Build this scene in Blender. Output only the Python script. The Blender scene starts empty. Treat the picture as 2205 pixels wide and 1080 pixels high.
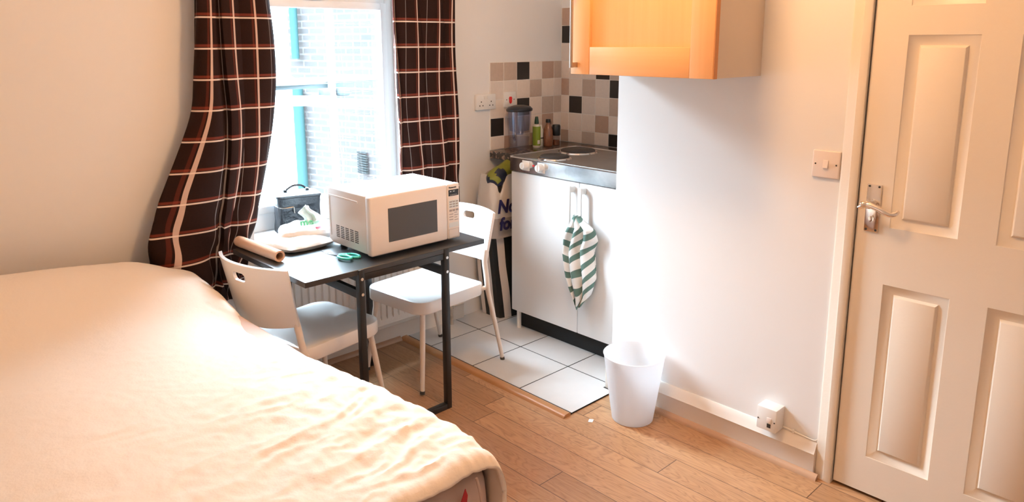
import bpy, bmesh, math, random
from mathutils import Vector, Matrix, noise
S = bpy.context.scene
COL = S.collection
random.seed(7)
PI = math.pi

# ------------------------------------------------------------------ camera
YAW, PITCH, ROLL = -0.7633, -0.1972, -0.0024
f0 = Vector((-math.sin(YAW), math.cos(YAW), 0)); r0 = Vector((math.cos(YAW), math.sin(YAW), 0)); u0 = Vector((0, 0, 1))
Fw = f0*math.cos(PITCH) + u0*math.sin(PITCH); Up = -f0*math.sin(PITCH) + u0*math.cos(PITCH)
Rt = r0*math.cos(ROLL) + Up*math.sin(ROLL); Up = -r0*math.sin(ROLL) + Up*math.cos(ROLL)
cam = bpy.data.cameras.new('camera'); camo = bpy.data.objects.new('camera', cam); COL.objects.link(camo)
M = Matrix((Rt, Up, -Fw)).transposed().to_4x4(); M.translation = Vector((-3.2314, -2.9543, 1.4842))
camo.matrix_world = M
cam.sensor_width = 36.0; cam.lens = 1578.26/2205*36; cam.shift_y = -(540-405.79)/2205
cam.clip_start = 0.05
S.camera = camo

# ------------------------------------------------------------------ world, light, exposure
W = bpy.data.worlds.new('overcast_sky'); S.world = W; W.use_nodes = True
wt = W.node_tree; bg = wt.nodes['Background']
bg.inputs[0].default_value = (0.70, 0.87, 1.0, 1)
SKY_LOW, SKY_HIGH = 8.0, 120.0      # overcast sky: dim towards the horizon, bright overhead
wg = wt.nodes.new('ShaderNodeTexCoord'); wsx = wt.nodes.new('ShaderNodeSeparateXYZ'); wr = wt.nodes.new('ShaderNodeMapRange')
wr.interpolation_type = 'SMOOTHSTEP'
wr.inputs['From Min'].default_value = 0.05; wr.inputs['From Max'].default_value = 0.65
wr.inputs['To Min'].default_value = SKY_LOW; wr.inputs['To Max'].default_value = SKY_HIGH
wt.links.new(wg.outputs['Generated'], wsx.inputs[0]); wt.links.new(wsx.outputs[2], wr.inputs['Value']); wt.links.new(wr.outputs[0], bg.inputs[1])
S.view_settings.view_transform = 'Standard'; S.view_settings.look = 'None'
S.view_settings.exposure = 0.0; S.view_settings.gamma = 1.0
S.view_settings.use_curve_mapping = False
S.cycles.max_bounces = 10; S.cycles.diffuse_bounces = 6; S.cycles.glossy_bounces = 5
S.cycles.transparent_max_bounces = 16
S.cycles.sample_clamp_indirect = 6.0
S.cycles.use_denoising = True
pl = bpy.data.lights.new('window_portal', 'AREA'); pl.shape = 'RECTANGLE'; pl.size = 0.86; pl.size_y = 1.58
pl.cycles.is_portal = True
po = bpy.data.objects.new('window_portal', pl); COL.objects.link(po)
po.location = (-1.5, 0.235, 1.43); po.rotation_euler = (-PI/2, 0, 0)
LAMP_POS = (-1.66, -1.62, 2.24); LAMP_E = 83.0; LAMP_C = (1.0, 0.55, 0.245)

# ------------------------------------------------------------------ materials
MATS = {}
def mat(name, col, rough=0.5, metal=0.0, spec=0.5, bump=None, noise_amt=0.0, noise_scale=8, alpha=None, trans=0, coat=0, ior=None, emit=None):
    m = bpy.data.materials.new(name); m.use_nodes = True; nt = m.node_tree; b = nt.nodes['Principled BSDF']
    b.inputs['Base Color'].default_value = (*col, 1); b.inputs['Roughness'].default_value = rough
    b.inputs['Metallic'].default_value = metal; b.inputs['Specular IOR Level'].default_value = spec
    b.inputs['Transmission Weight'].default_value = trans; b.inputs['Coat Weight'].default_value = coat
    if ior: b.inputs['IOR'].default_value = ior
    if emit: b.inputs['Emission Color'].default_value = (*emit[0], 1); b.inputs['Emission Strength'].default_value = emit[1]
    if alpha is not None: b.inputs['Alpha'].default_value = alpha
    tc = nt.nodes.new('ShaderNodeTexCoord')
    n = nt.nodes.new('ShaderNodeTexNoise'); n.inputs['Scale'].default_value = noise_scale; n.inputs['Detail'].default_value = 5
    nt.links.new(tc.outputs['Object'], n.inputs['Vector'])
    if noise_amt:
        mx = nt.nodes.new('ShaderNodeMix'); mx.data_type = 'RGBA'
        mx.inputs['A'].default_value = (*[c*(1-noise_amt) for c in col], 1)
        mx.inputs['B'].default_value = (*[min(1, c*(1+noise_amt)) for c in col], 1)
        nt.links.new(n.outputs['Fac'], mx.inputs['Factor']); nt.links.new(mx.outputs['Result'], b.inputs['Base Color'])
    if bump:
        n2 = nt.nodes.new('ShaderNodeTexNoise'); n2.inputs['Scale'].default_value = bump[0]; n2.inputs['Detail'].default_value = 4
        nt.links.new(tc.outputs['Object'], n2.inputs['Vector'])
        bp = nt.nodes.new('ShaderNodeBump'); bp.inputs['Strength'].default_value = bump[1]; bp.inputs['Distance'].default_value = 0.01
        nt.links.new(n2.outputs['Fac'], bp.inputs['Height']); nt.links.new(bp.outputs['Normal'], b.inputs['Normal'])
    MATS[name] = m; return m

def nn(nt, t, **kw):
    n = nt.nodes.new(t)
    for k, v in kw.items(): setattr(n, k, v)
    return n
def mth(nt, op, a, b=None, c=None):
    n = nt.nodes.new('ShaderNodeMath'); n.operation = op
    for i, v in enumerate((a, b, c)):
        if v is None: continue
        if isinstance(v, (int, float)): n.inputs[i].default_value = v
        else: nt.links.new(v, n.inputs[i])
    return n.outputs[0]
def mixc(nt, fac, A, B):
    n = nt.nodes.new('ShaderNodeMix'); n.data_type = 'RGBA'
    for k, v in (('Factor', fac), ('A', A), ('B', B)):
        if isinstance(v, (int, float)): n.inputs[k].default_value = v
        elif isinstance(v, tuple): n.inputs[k].default_value = (*v, 1)
        else: nt.links.new(v, n.inputs[k])
    return n.outputs['Result']
def base(name, rough=0.5):
    m = bpy.data.materials.new(name); m.use_nodes = True; nt = m.node_tree
    b = nt.nodes['Principled BSDF']; b.inputs['Roughness'].default_value = rough
    MATS[name] = m; return m, nt, b

mat('wall_paint', (0.81, 0.80, 0.79), 0.75, spec=0.25, bump=(6, 0.10), noise_amt=0.012, noise_scale=3)
mat('white_gloss', (0.80, 0.75, 0.69), 0.35, bump=(25, 0.03))
mat('door_paint', (0.82, 0.74, 0.63), 0.38, bump=(60, 0.05))
mat('ceiling_paint', (0.85, 0.83, 0.80), 0.8)
mat('white_lacquer', (0.82, 0.81, 0.80), 0.28)
mat('appliance_white', (0.80, 0.76, 0.74), 0.33)
mat('radiator_white', (0.80, 0.76, 0.71), 0.4)
mat('chair_plastic', (0.88, 0.87, 0.86), 0.22)
mat('chair_metal', (0.78, 0.71, 0.64), 0.35)
mat('rubber_grey', (0.05, 0.045, 0.04), 0.6)
mat('black_metal', (0.012, 0.012, 0.013), 0.4)
mat('black_laminate', (0.016, 0.016, 0.018), 0.31, spec=.85, bump=(250, 0.04))
mat('black_edge', (0.014, 0.014, 0.015), 0.45)
mat('screw_chrome', (0.75, 0.75, 0.75), 0.25, 1)
mat('steel', (0.80, 0.79, 0.78), 0.17, 1, bump=(7, 0.12))
mat('steel_dull', (0.40, 0.37, 0.34), 0.38, 1, noise_amt=.25, noise_scale=9)
mat('chrome', (0.85, 0.80, 0.76), 0.12, 1)
mat('hob_iron', (0.035, 0.028, 0.025), 0.55, noise_amt=.5, noise_scale=30)
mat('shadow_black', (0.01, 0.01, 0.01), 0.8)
mat('plastic_white', (0.82, 0.80, 0.77), 0.35)
mat('switch_plastic', (0.80, 0.70, 0.64), 0.3)
mat('socket_red', (0.60, 0.02, 0.02), 0.3)
mat('hole_dark', (0.03, 0.025, 0.02), 0.6)
mat('bedding', (0.86, 0.79, 0.715), 0.75, spec=.2, bump=(160, 0.10))
mat('sheet_beige', (0.66, 0.53, 0.48), 0.85, spec=.1, bump=(14, 0.25))
mat('leaf_red', (0.45, 0.03, 0.04), 0.8)
mat('leaf_olive', (0.50, 0.40, 0.25), 0.8)
mat('tile_cream', (0.80, 0.69, 0.60), 0.35, noise_amt=.06, noise_scale=60)
mat('tile_pale', (0.74, 0.65, 0.58), 0.35, noise_amt=.06, noise_scale=60)
mat('tile_tan', (0.54, 0.42, 0.34), 0.35, noise_amt=.1, noise_scale=60)
mat('tile_brown', (0.47, 0.32, 0.24), 0.35, noise_amt=.1, noise_scale=60)
mat('tile_black', (0.022, 0.018, 0.016), 0.3)
mat('grout', (0.78, 0.74, 0.69), 0.8)
mat('grout_dark', (0.02, 0.02, 0.02), 0.8)
mat('floor_tile', (0.66, 0.655, 0.65), 0.22, noise_amt=.03, noise_scale=20, bump=(20, .03))
mat('cab_side', (0.70, 0.60, 0.50), 0.5)
mat('handle_steel', (0.55, 0.48, 0.42), 0.35, 1)
mat('turquoise', (0.08, 0.66, 0.60), 0.3)
mat('blade', (0.25, 0.25, 0.27), 0.3, 1)
mat('paper_white', (0.88, 0.88, 0.88), 0.6, bump=(40, .3))
mat('paper_smooth', (0.86, 0.86, 0.86), 0.5)
mat('poly_white', (0.80, 0.80, 0.80), 0.3, bump=(18, .6))
mat('peach_paper', (0.80, 0.52, 0.36), 0.4, noise_amt=.08)
mat('tube_inner', (0.55, 0.32, 0.18), 0.7)
mat('pack_green', (0.50, 0.74, 0.62), 0.4)
mat('pack_pink', (0.75, 0.25, 0.35), 0.4)
mat('text_green', (0.03, 0.25, 0.08), 0.5)
mat('text_blue', (0.012, 0.009, 0.07), 0.5)
mat('text_dark', (0.04, 0.04, 0.045), 0.5)
mat('text_grey', (0.35, 0.33, 0.34), 0.5)
mat('keypad_blue', (0.68, 0.76, 0.80), 0.4)
mat('bag_black', (0.006, 0.008, 0.013), 0.36, bump=(16, .8))
mat('bag_lid', (0.55, 0.62, 0.66), 0.35, bump=(10, .4))
mat('mw_glass', (0.06, 0.062, 0.068), 0.16)
mat('display_black', (0.01, 0.01, 0.012), 0.15)
mat('jug_lid', (0.015, 0.015, 0.02), 0.3)
mat('bottle_green', (0.22, 0.30, 0.02), 0.35)
mat('cap_green', (0.01, 0.05, 0.03), 0.35)
mat('bottle_white', (0.72, 0.68, 0.60), 0.4)
mat('glass_brown', (0.22, 0.09, 0.05), 0.12, noise_amt=.5, noise_scale=40)
mat('cap_black', (0.01, 0.01, 0.01), 0.35)
mat('cap_brown', (0.12, 0.05, 0.03), 0.4)
mat('bag_yellowgreen', (0.20, 0.20, 0.02), 0.5, bump=(25, .5), noise_amt=.3)
mat('bag_navy', (0.01, 0.015, 0.04), 0.4)
mat('tote_cream', (0.66, 0.59, 0.52), 0.6, bump=(14, .5))
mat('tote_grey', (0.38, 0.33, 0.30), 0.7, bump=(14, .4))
mat('stripe_white', (0.78, 0.72, 0.68), 0.5, bump=(12, .3))
mat('stripe_black', (0.008, 0.008, 0.008), 0.45, bump=(12, .3))
mat('old_paint', (0.50, 0.44, 0.37), 0.6, noise_amt=.6, noise_scale=40)
mat('upvc', (0.84, 0.86, 0.87), 0.3)
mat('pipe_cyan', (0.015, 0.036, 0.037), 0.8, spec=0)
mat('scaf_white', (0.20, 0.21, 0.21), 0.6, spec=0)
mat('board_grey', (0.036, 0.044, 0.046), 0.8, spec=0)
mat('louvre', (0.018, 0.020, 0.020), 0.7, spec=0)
mat('lamp_glow', (0.9, 0.8, 0.7), 0.5, emit=(LAMP_C, LAMP_E))
mat('cord_white', (0.8, 0.8, 0.8), 0.5)

# thin clear glass
def clear(name, tint=(1, 1, 1), gl=0.06, rough=0.02):
    m = bpy.data.materials.new(name); m.use_nodes = True; nt = m.node_tree
    nt.nodes.remove(nt.nodes['Principled BSDF']); out = nt.nodes['Material Output']
    t = nn(nt, 'ShaderNodeBsdfTransparent'); t.inputs[0].default_value = (*tint, 1)
    g = nn(nt, 'ShaderNodeBsdfGlossy'); g.inputs['Roughness'].default_value = rough
    x = nn(nt, 'ShaderNodeMixShader'); x.inputs[0].default_value = gl
    nt.links.new(t.outputs[0], x.inputs[1]); nt.links.new(g.outputs[0], x.inputs[2]); nt.links.new(x.outputs[0], out.inputs[0])
    MATS[name] = m; return m
clear('glass', (0.97, 0.99, 1.0), 0.05)
clear('jug_plastic', (0.74, 0.78, 0.92), 0.10, .12)
clear('jug_plastic_low', (0.90, 0.88, 0.90), 0.08, .12)
clear('mill_glass', (0.80, 0.72, 0.68), 0.10, .1)
# frosted translucent plastic of the bin
m, nt, b = base('bin_plastic', 0.4); b.inputs['Base Color'].default_value = (0.95, 0.96, 0.97, 1)
tr = nn(nt, 'ShaderNodeBsdfTranslucent'); tr.inputs[0].default_value = (0.95, 0.96, 0.98, 1)
x = nn(nt, 'ShaderNodeMixShader'); x.inputs[0].default_value = 0.60
nt.links.new(b.outputs[0], x.inputs[1]); nt.links.new(tr.outputs[0], x.inputs[2]); nt.links.new(x.outputs[0], nt.nodes['Material Output'].inputs[0])

# oak planks running along y
m, nt, b = base('oak_planks', 0.34)
tc = nn(nt, 'ShaderNodeTexCoord'); sx = nn(nt, 'ShaderNodeSeparateXYZ'); nt.links.new(tc.outputs['Object'], sx.inputs[0])
PW = 0.1175
row = mth(nt, 'DIVIDE', mth(nt, 'ADD', sx.outputs[0], 1.259+PW*60), PW)
rid = mth(nt, 'FLOOR', row); rfr = mth(nt, 'FRACT', row)
wn = nn(nt, 'ShaderNodeTexWhiteNoise', noise_dimensions='1D'); nt.links.new(rid, wn.inputs['W'])
yy = mth(nt, 'ADD', mth(nt, 'DIVIDE', sx.outputs[1], 1.05), mth(nt, 'MULTIPLY', wn.outputs['Value'], 7.3))
yid = mth(nt, 'FLOOR', yy); yfr = mth(nt, 'FRACT', yy)
cmb = nn(nt, 'ShaderNodeCombineXYZ'); nt.links.new(rid, cmb.inputs[0]); nt.links.new(yid, cmb.inputs[1])
wn2 = nn(nt, 'ShaderNodeTexWhiteNoise', noise_dimensions='3D'); nt.links.new(cmb.outputs[0], wn2.inputs['Vector'])
# grain
gx = nn(nt, 'ShaderNodeCombineXYZ')
nt.links.new(mth(nt, 'MULTIPLY', sx.outputs[0], 9.0), gx.inputs[0]); nt.links.new(mth(nt, 'MULTIPLY', sx.outputs[1], 1.3), gx.inputs[1])
nt.links.new(mth(nt, 'MULTIPLY', wn2.outputs['Value'], 40.0), gx.inputs[2])
gn = nn(nt, 'ShaderNodeTexNoise'); gn.inputs['Scale'].default_value = 1.6; gn.inputs['Detail'].default_value = 3; gn.inputs['Distortion'].default_value = 0.7
nt.links.new(gx.outputs[0], gn.inputs['Vector'])
rings = mth(nt, 'ABSOLUTE', mth(nt, 'SINE', mth(nt, 'MULTIPLY', gn.outputs['Fac'], 55.0)))
rings = mth(nt, 'POWER', rings, 0.6)
fg = nn(nt, 'ShaderNodeCombineXYZ')
nt.links.new(mth(nt, 'MULTIPLY', sx.outputs[0], 160.0), fg.inputs[0]); nt.links.new(mth(nt, 'MULTIPLY', sx.outputs[1], 5.0), fg.inputs[1]); nt.links.new(wn2.outputs['Value'], fg.inputs[2])
fn = nn(nt, 'ShaderNodeTexNoise'); fn.inputs['Scale'].default_value = 1.0; fn.inputs['Detail'].default_value = 4; nt.links.new(fg.outputs[0], fn.inputs['Vector'])
big = nn(nt, 'ShaderNodeTexNoise'); big.inputs['Scale'].default_value = 4.0; nt.links.new(tc.outputs['Object'], big.inputs['Vector'])
c1 = mixc(nt, wn2.outputs['Value'], (0.30, 0.15, 0.068), (0.56, 0.32, 0.165))
c2 = mixc(nt, mth(nt, 'MULTIPLY', mth(nt, 'SUBTRACT', 1.0, rings), 0.62), c1, (0.20, 0.085, 0.035))
c3 = mixc(nt, mth(nt, 'MULTIPLY', mth(nt, 'SUBTRACT', fn.outputs['Fac'], 0.35), 0.7), c2, (0.62, 0.38, 0.21))
c4 = mixc(nt, mth(nt, 'MULTIPLY', mth(nt, 'GREATER_THAN', big.outputs['Fac'], 0.52), 0.0), c3, (0.2, .1, .05))
vor = nn(nt, 'ShaderNodeTexVoronoi'); vor.inputs['Scale'].default_value = 3.1; nt.links.new(tc.outputs['Object'], vor.inputs['Vector'])
knot = mth(nt, 'LESS_THAN', vor.outputs['Distance'], 0.045)
c5 = mixc(nt, mth(nt, 'MULTIPLY', knot, 0.75), c4, (0.09, 0.035, 0.015))
gap = mth(nt, 'MAXIMUM', mth(nt, 'LESS_THAN', rfr, 0.020), mth(nt, 'LESS_THAN', yfr, 0.0028))
c6 = mixc(nt, mth(nt, 'MULTIPLY', gap, 0.9), c5, (0.05, 0.02, 0.01))
nt.links.new(c6, b.inputs['Base Color'])
bp = nn(nt, 'ShaderNodeBump'); bp.inputs['Strength'].default_value = .25; bp.inputs['Distance'].default_value = .002
nt.links.new(mth(nt, 'SUBTRACT', mth(nt, 'MULTIPLY', rings, .2), gap), bp.inputs['Height']); nt.links.new(bp.outputs['Normal'], b.inputs['Normal'])

def wood(name, ca, cb, axis, rough=.4, sc=60):
    m, nt, b = base(name, rough)
    tc = nn(nt, 'ShaderNodeTexCoord'); mp = nn(nt, 'ShaderNodeMapping'); s = [sc, sc, sc]; s['xyz'.index(axis)] = sc*0.03
    mp.inputs['Scale'].default_value = s; nt.links.new(tc.outputs['Object'], mp.inputs[0])
    n = nn(nt, 'ShaderNodeTexNoise'); n.inputs['Scale'].default_value = 1; n.inputs['Detail'].default_value = 4; nt.links.new(mp.outputs[0], n.inputs['Vector'])
    nt.links.new(mixc(nt, n.outputs['Fac'], ca, cb), b.inputs['Base Color'])
wood('oak_strip', (0.36, 0.16, 0.06), (0.58, 0.30, 0.13), 'y')
wood('bead_wood', (0.42, 0.24, 0.14), (0.62, 0.40, 0.26), 'y')
wood('bead_wood_x', (0.36, 0.20, 0.12), (0.52, 0.33, 0.22), 'x')
wood('beech_v', (0.72, 0.36, 0.14), (0.82, 0.45, 0.20), 'z', .42)
wood('beech_h', (0.72, 0.36, 0.14), (0.82, 0.45, 0.20), 'y', .42)
wood('beech_edge', (0.50, 0.20, 0.07), (0.58, 0.25, 0.09), 'z', .5)

# granite-look worktop
m, nt, b = base('worktop_granite', 0.25)
tc = nn(nt, 'ShaderNodeTexCoord'); v = nn(nt, 'ShaderNodeTexVoronoi'); v.inputs['Scale'].default_value = 90; nt.links.new(tc.outputs['Object'], v.inputs['Vector'])
n = nn(nt, 'ShaderNodeTexNoise'); n.inputs['Scale'].default_value = 45; n.inputs['Detail'].default_value = 5; nt.links.new(tc.outputs['Object'], n.inputs['Vector'])
a = mixc(nt, mth(nt, 'GREATER_THAN', n.outputs['Fac'], .56), (0.035, 0.026, 0.022), (0.26, 0.17, 0.13))
nt.links.new(mixc(nt, mth(nt, 'LESS_THAN', v.outputs['Distance'], .18), a, (0.02, 0.018, 0.018)), b.inputs['Base Color'])

# plaid fabric, pattern in cloth (uv, metres) coordinates
m, nt, b = base('plaid_fabric', 0.85); b.inputs['Specular IOR Level'].default_value = .15
uv = nn(nt, 'ShaderNodeUVMap'); uv.uv_map = 'UVMap'; sx = nn(nt, 'ShaderNodeSeparateXYZ'); nt.links.new(uv.outputs[0], sx.inputs[0])
def band(src, per, off, a, bb):
    f = mth(nt, 'FRACT', mth(nt, 'DIVIDE', mth(nt, 'SUBTRACT', src, off), per))
    return mth(nt, 'MULTIPLY', mth(nt, 'GREATER_THAN', f, a/per), mth(nt, 'LESS_THAN', f, bb/per))
VP, VO = 0.1165, 1.462-0.003
UP, UO = 0.125, 0.0
U_, V_ = sx.outputs[0], sx.outputs[1]
wv = band(V_, VP, VO, 0.0, 0.0062); rv = band(V_, VP, VO, 0.0095, 0.0195)
wu = band(U_, UP, UO, 0.040, 0.0475); ru = band(U_, UP, UO, 0.029, 0.0365); tu = band(U_, UP, UO, 0.098, 0.1005); du = band(U_, UP, UO, .05, .056)
fn = nn(nt, 'ShaderNodeTexNoise'); fn.inputs['Scale'].default_value = 260; nt.links.new(uv.outputs[0], fn.inputs['Vector'])
dk = mixc(nt, fn.outputs['Fac'], (0.012, 0.0042, 0.003), (0.026, 0.0095, 0.0065))
c = mixc(nt, mth(nt, 'ADD', mth(nt, 'MULTIPLY', rv, .40), mth(nt, 'MULTIPLY', ru, .20)), dk, (0.30, 0.055, 0.032))
c = mixc(nt, mth(nt, 'MULTIPLY', tu, .45), c, (0.45, 0.40, 0.38))
c = mixc(nt, mth(nt, 'MULTIPLY', wu, .72), c, (0.78, 0.56, 0.46))
c = mixc(nt, mth(nt, 'MULTIPLY', wv, .80), c, (0.85, 0.70, 0.60))
nt.links.new(c, b.inputs['Base Color'])
tl = nn(nt, 'ShaderNodeBsdfTranslucent'); nt.links.new(c, tl.inputs[0])
x = nn(nt, 'ShaderNodeMixShader'); x.inputs[0].default_value = 0.02
nt.links.new(b.outputs[0], x.inputs[1]); nt.links.new(tl.outputs[0], x.inputs[2]); nt.links.new(x.outputs[0], nt.nodes['Material Output'].inputs[0])

# tea towel stripes (uv v in metres)
m, nt, b = base('towel_cloth', 0.9); b.inputs['Specular IOR Level'].default_value = .1
uv = nn(nt, 'ShaderNodeUVMap'); uv.uv_map = 'UVMap'; sx = nn(nt, 'ShaderNodeSeparateXYZ'); nt.links.new(uv.outputs[0], sx.inputs[0])
f = mth(nt, 'FRACT', mth(nt, 'DIVIDE', sx.outputs[1], 0.066))
nt.links.new(mixc(nt, mth(nt, 'LESS_THAN', f, 0.42), (0.84, 0.83, 0.80), (0.125, 0.205, 0.175)), b.inputs['Base Color'])

# brick facade
m, nt, b = base('brick_wall', 0.9); b.inputs['Specular IOR Level'].default_value = 0
uv = nn(nt, 'ShaderNodeUVMap'); uv.uv_map = 'UVMap'
br = nn(nt, 'ShaderNodeTexBrick'); nt.links.new(uv.outputs[0], br.inputs['Vector'])
br.inputs['Scale'].default_value = 1; br.inputs['Brick Width'].default_value = .225; br.inputs['Row Height'].default_value = .075; br.inputs['Mortar Size'].default_value = .010
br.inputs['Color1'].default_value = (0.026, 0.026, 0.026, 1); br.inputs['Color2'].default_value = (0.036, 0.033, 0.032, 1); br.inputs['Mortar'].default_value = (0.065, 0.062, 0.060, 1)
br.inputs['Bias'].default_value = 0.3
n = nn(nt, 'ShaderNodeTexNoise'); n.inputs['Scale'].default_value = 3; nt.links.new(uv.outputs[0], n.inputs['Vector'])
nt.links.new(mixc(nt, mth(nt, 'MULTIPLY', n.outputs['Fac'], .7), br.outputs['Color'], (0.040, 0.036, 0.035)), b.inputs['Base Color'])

# ------------------------------------------------------------------ mesh helpers
def nb(): return bmesh.new()
def merge(dst, src):
    me = bpy.data.meshes.new('t'); src.to_mesh(me); src.free(); dst.from_mesh(me); bpy.data.meshes.remove(me)
def box(bm, a, b, bev=0.0, seg=2, mi=0, rot=None, ctr=None):
    t = bmesh.new(); bmesh.ops.create_cube(t, size=1.0)
    a, b = Vector(a), Vector(b); c = (a+b)/2; d = b-a
    for v in t.verts: v.co = Vector((v.co.x*d.x, v.co.y*d.y, v.co.z*d.z)) + c
    if bev: bmesh.ops.bevel(t, geom=t.edges[:], offset=bev, segments=seg, profile=.5, affect='EDGES')
    if rot is not None:
        for v in t.verts: v.co = rot @ (v.co - Vector(ctr)) + Vector(ctr)
    for f in t.faces: f.material_index = mi
    merge(bm, t); return bm
def frame_of(d):
    d = d.normalized(); u = Vector((0, 0, 1)) if abs(d.z) < .9 else Vector((1, 0, 0))
    x = u.cross(d).normalized(); y = d.cross(x); return x, y
def tube(bm, pts, r, seg=12, mi=0, cap=True, flat=1.0):
    pts = [Vector(p) for p in pts]; rings = []
    n = len(pts); rr = r if isinstance(r, (list, tuple)) else [r]*n
    px = None
    for i, p in enumerate(pts):
        d = (pts[min(i+1, n-1)] - pts[max(i-1, 0)]).normalized()
        if px is None: x, y = frame_of(d)
        else:
            x = (px - d*px.dot(d)).normalized(); y = d.cross(x)
        px = x
        rings.append([bm.verts.new(p + x*math.cos(2*PI*k/seg)*rr[i] + y*math.sin(2*PI*k/seg)*rr[i]*flat) for k in range(seg)])
    for i in range(n-1):
        for k in range(seg):
            f = bm.faces.new((rings[i][k], rings[i][(k+1) % seg], rings[i+1][(k+1) % seg], rings[i+1][k])); f.smooth = True; f.material_index = mi
    if cap:
        for rg, rev in ((rings[0], True), (rings[-1], False)):
            f = bm.faces.new(rg[::-1] if rev else rg); f.material_index = mi
    return bm
def smooth_path(pts, sub=6):
    P = [Vector(p) for p in pts]; out = []
    for i in range(len(P)-1):
        p0 = P[max(i-1, 0)]; p1 = P[i]; p2 = P[i+1]; p3 = P[min(i+2, len(P)-1)]
        for k in range(sub):
            t = k/sub
            out.append(0.5*((2*p1)+(-p0+p2)*t+(2*p0-5*p1+4*p2-p3)*t*t+(-p0+3*p1-3*p2+p3)*t**3))
    out.append(P[-1]); return out
def lathe(bm, prof, c, seg=28, mi=0, sx=1, sy=1, rotz=0):
    c = Vector(c); rings = []
    for r, z in prof:
        if r < 1e-5: rings.append([bm.verts.new(c+Vector((0, 0, z)))])
        else:
            ring = []
            for k in range(seg):
                a = 2*PI*k/seg; x, y = r*math.cos(a)*sx, r*math.sin(a)*sy
                ring.append(bm.verts.new(c + Vector((x*math.cos(rotz)-y*math.sin(rotz), x*math.sin(rotz)+y*math.cos(rotz), z))))
            rings.append(ring)
    for A, B in zip(rings, rings[1:]):
        for k in range(seg):
            k2 = (k+1) % seg
            if len(A) == 1 and len(B) == 1: continue
            vs = (A[0], B[k2], B[k]) if len(A) == 1 else ((A[k], A[k2], B[0]) if len(B) == 1 else (A[k], A[k2], B[k2], B[k]))
            f = bm.faces.new(vs); f.smooth = True; f.material_index = mi
    return bm
def prism(bm, poly, axis, a, b, mi=0, bev=0):
    """poly: 2D points in the two other axes (xyz order); extruded along axis a..b"""
    t = bmesh.new(); ax = 'xyz'.index(axis); o = [i for i in range(3) if i != ax]
    def P(p, h):
        v = [0, 0, 0]; v[o[0]] = p[0]; v[o[1]] = p[1]; v[ax] = h; return t.verts.new(v)
    A = [P(p, a) for p in poly]; B = [P(p, b) for p in poly]; n = len(poly)
    t.faces.new(A); t.faces.new(B[::-1])
    for i in range(n): t.faces.new((A[i], B[i], B[(i+1) % n], A[(i+1) % n]))
    bmesh.ops.recalc_face_normals(t, faces=t.faces)
    if bev: bmesh.ops.bevel(t, geom=[e for e in t.edges], offset=bev, segments=2, affect='EDGES')
    for f in t.faces: f.material_index = mi
    merge(bm, t); return bm
def sheet(bm, grid, mi=0, uvf=None, closed=False):
    V = [[bm.verts.new(p) for p in row] for row in grid]
    uvl = bm.loops.layers.uv.get('UVMap') or (bm.loops.layers.uv.new('UVMap') if uvf else None)
    nr = len(V); nc = len(V[0])
    for i in range(nr-1):
        for j in range(nc - (0 if closed else 1)):
            j2 = (j+1) % nc
            f = bm.faces.new((V[i][j], V[i][j2], V[i+1][j2], V[i+1][j])); f.smooth = True; f.material_index = mi
            if uvf:
                for lp, (a, b_) in zip(f.loops, ((i, j), (i, j+1), (i+1, j+1), (i+1, j))): lp[uvl].uv = uvf(a, b_)
    return V

def mw(o):  # world matrix of an object built only with loc/rot parents
    m = Matrix.LocRotScale(o.location, o.rotation_euler, o.scale)
    return mw(o.parent) @ m if o.parent else m
def link_mesh(name, me, mats, parent=None, world=True, auto=True):
    o = bpy.data.objects.new(name, me); COL.objects.link(o)
    for k in (mats if isinstance(mats, (list, tuple)) else [mats]): me.materials.append(MATS[k])
    if parent is not None:
        o.parent = parent
        if world: me.transform(mw(parent).inverted())
    return o
def obj(name, bm, mats, parent=None, world=True, smooth=False, center=None):
    bmesh.ops.remove_doubles(bm, verts=bm.verts, dist=1e-6)
    bmesh.ops.recalc_face_normals(bm, faces=bm.faces)
    me = bpy.data.meshes.new(name); bm.to_mesh(me); bm.free()
    if smooth:
        for p in me.polygons: p.use_smooth = True
    me.set_sharp_from_angle(angle=math.radians(40))
    o = link_mesh(name, me, mats, parent, world)
    if parent is None:
        if center is None:
            xs = [v.co for v in me.vertices]
            center = ((min(v.x for v in xs)+max(v.x for v in xs))/2, (min(v.y for v in xs)+max(v.y for v in xs))/2, min(v.z for v in xs))
        me.transform(Matrix.Translation(-Vector(center))); o.location = center
    return o
def thing(name, label, cat, loc=(0, 0, 0), rotz=0, group=None):
    o = bpy.data.objects.new(name, None); COL.objects.link(o); o.empty_display_size = .1
    o.location = loc; o.rotation_euler = (0, 0, rotz); o['label'] = label; o['category'] = cat
    if group: o['group'] = group
    return o
def tag(o, label, cat, group=None, kind=None):
    o['label'] = label; o['category'] = cat
    if group: o['group'] = group
    if kind: o['kind'] = kind
    return o
def struct(name, bm, m, label=None, cat=None):
    o = obj(name, bm, m); o['kind'] = 'structure'
    if label: o['label'] = label
    if cat: o['category'] = cat
    return o
def solid(o, t, off=0):
    md = o.modifiers.new('thickness', 'SOLIDIFY'); md.thickness = t; md.offset = off; return o
def apply_mods(o):
    dg = bpy.context.evaluated_depsgraph_get(); dg.update()
    me = bpy.data.meshes.new_from_object(o.evaluated_get(dg)); o.modifiers.clear(); o.data = me; return o
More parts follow.
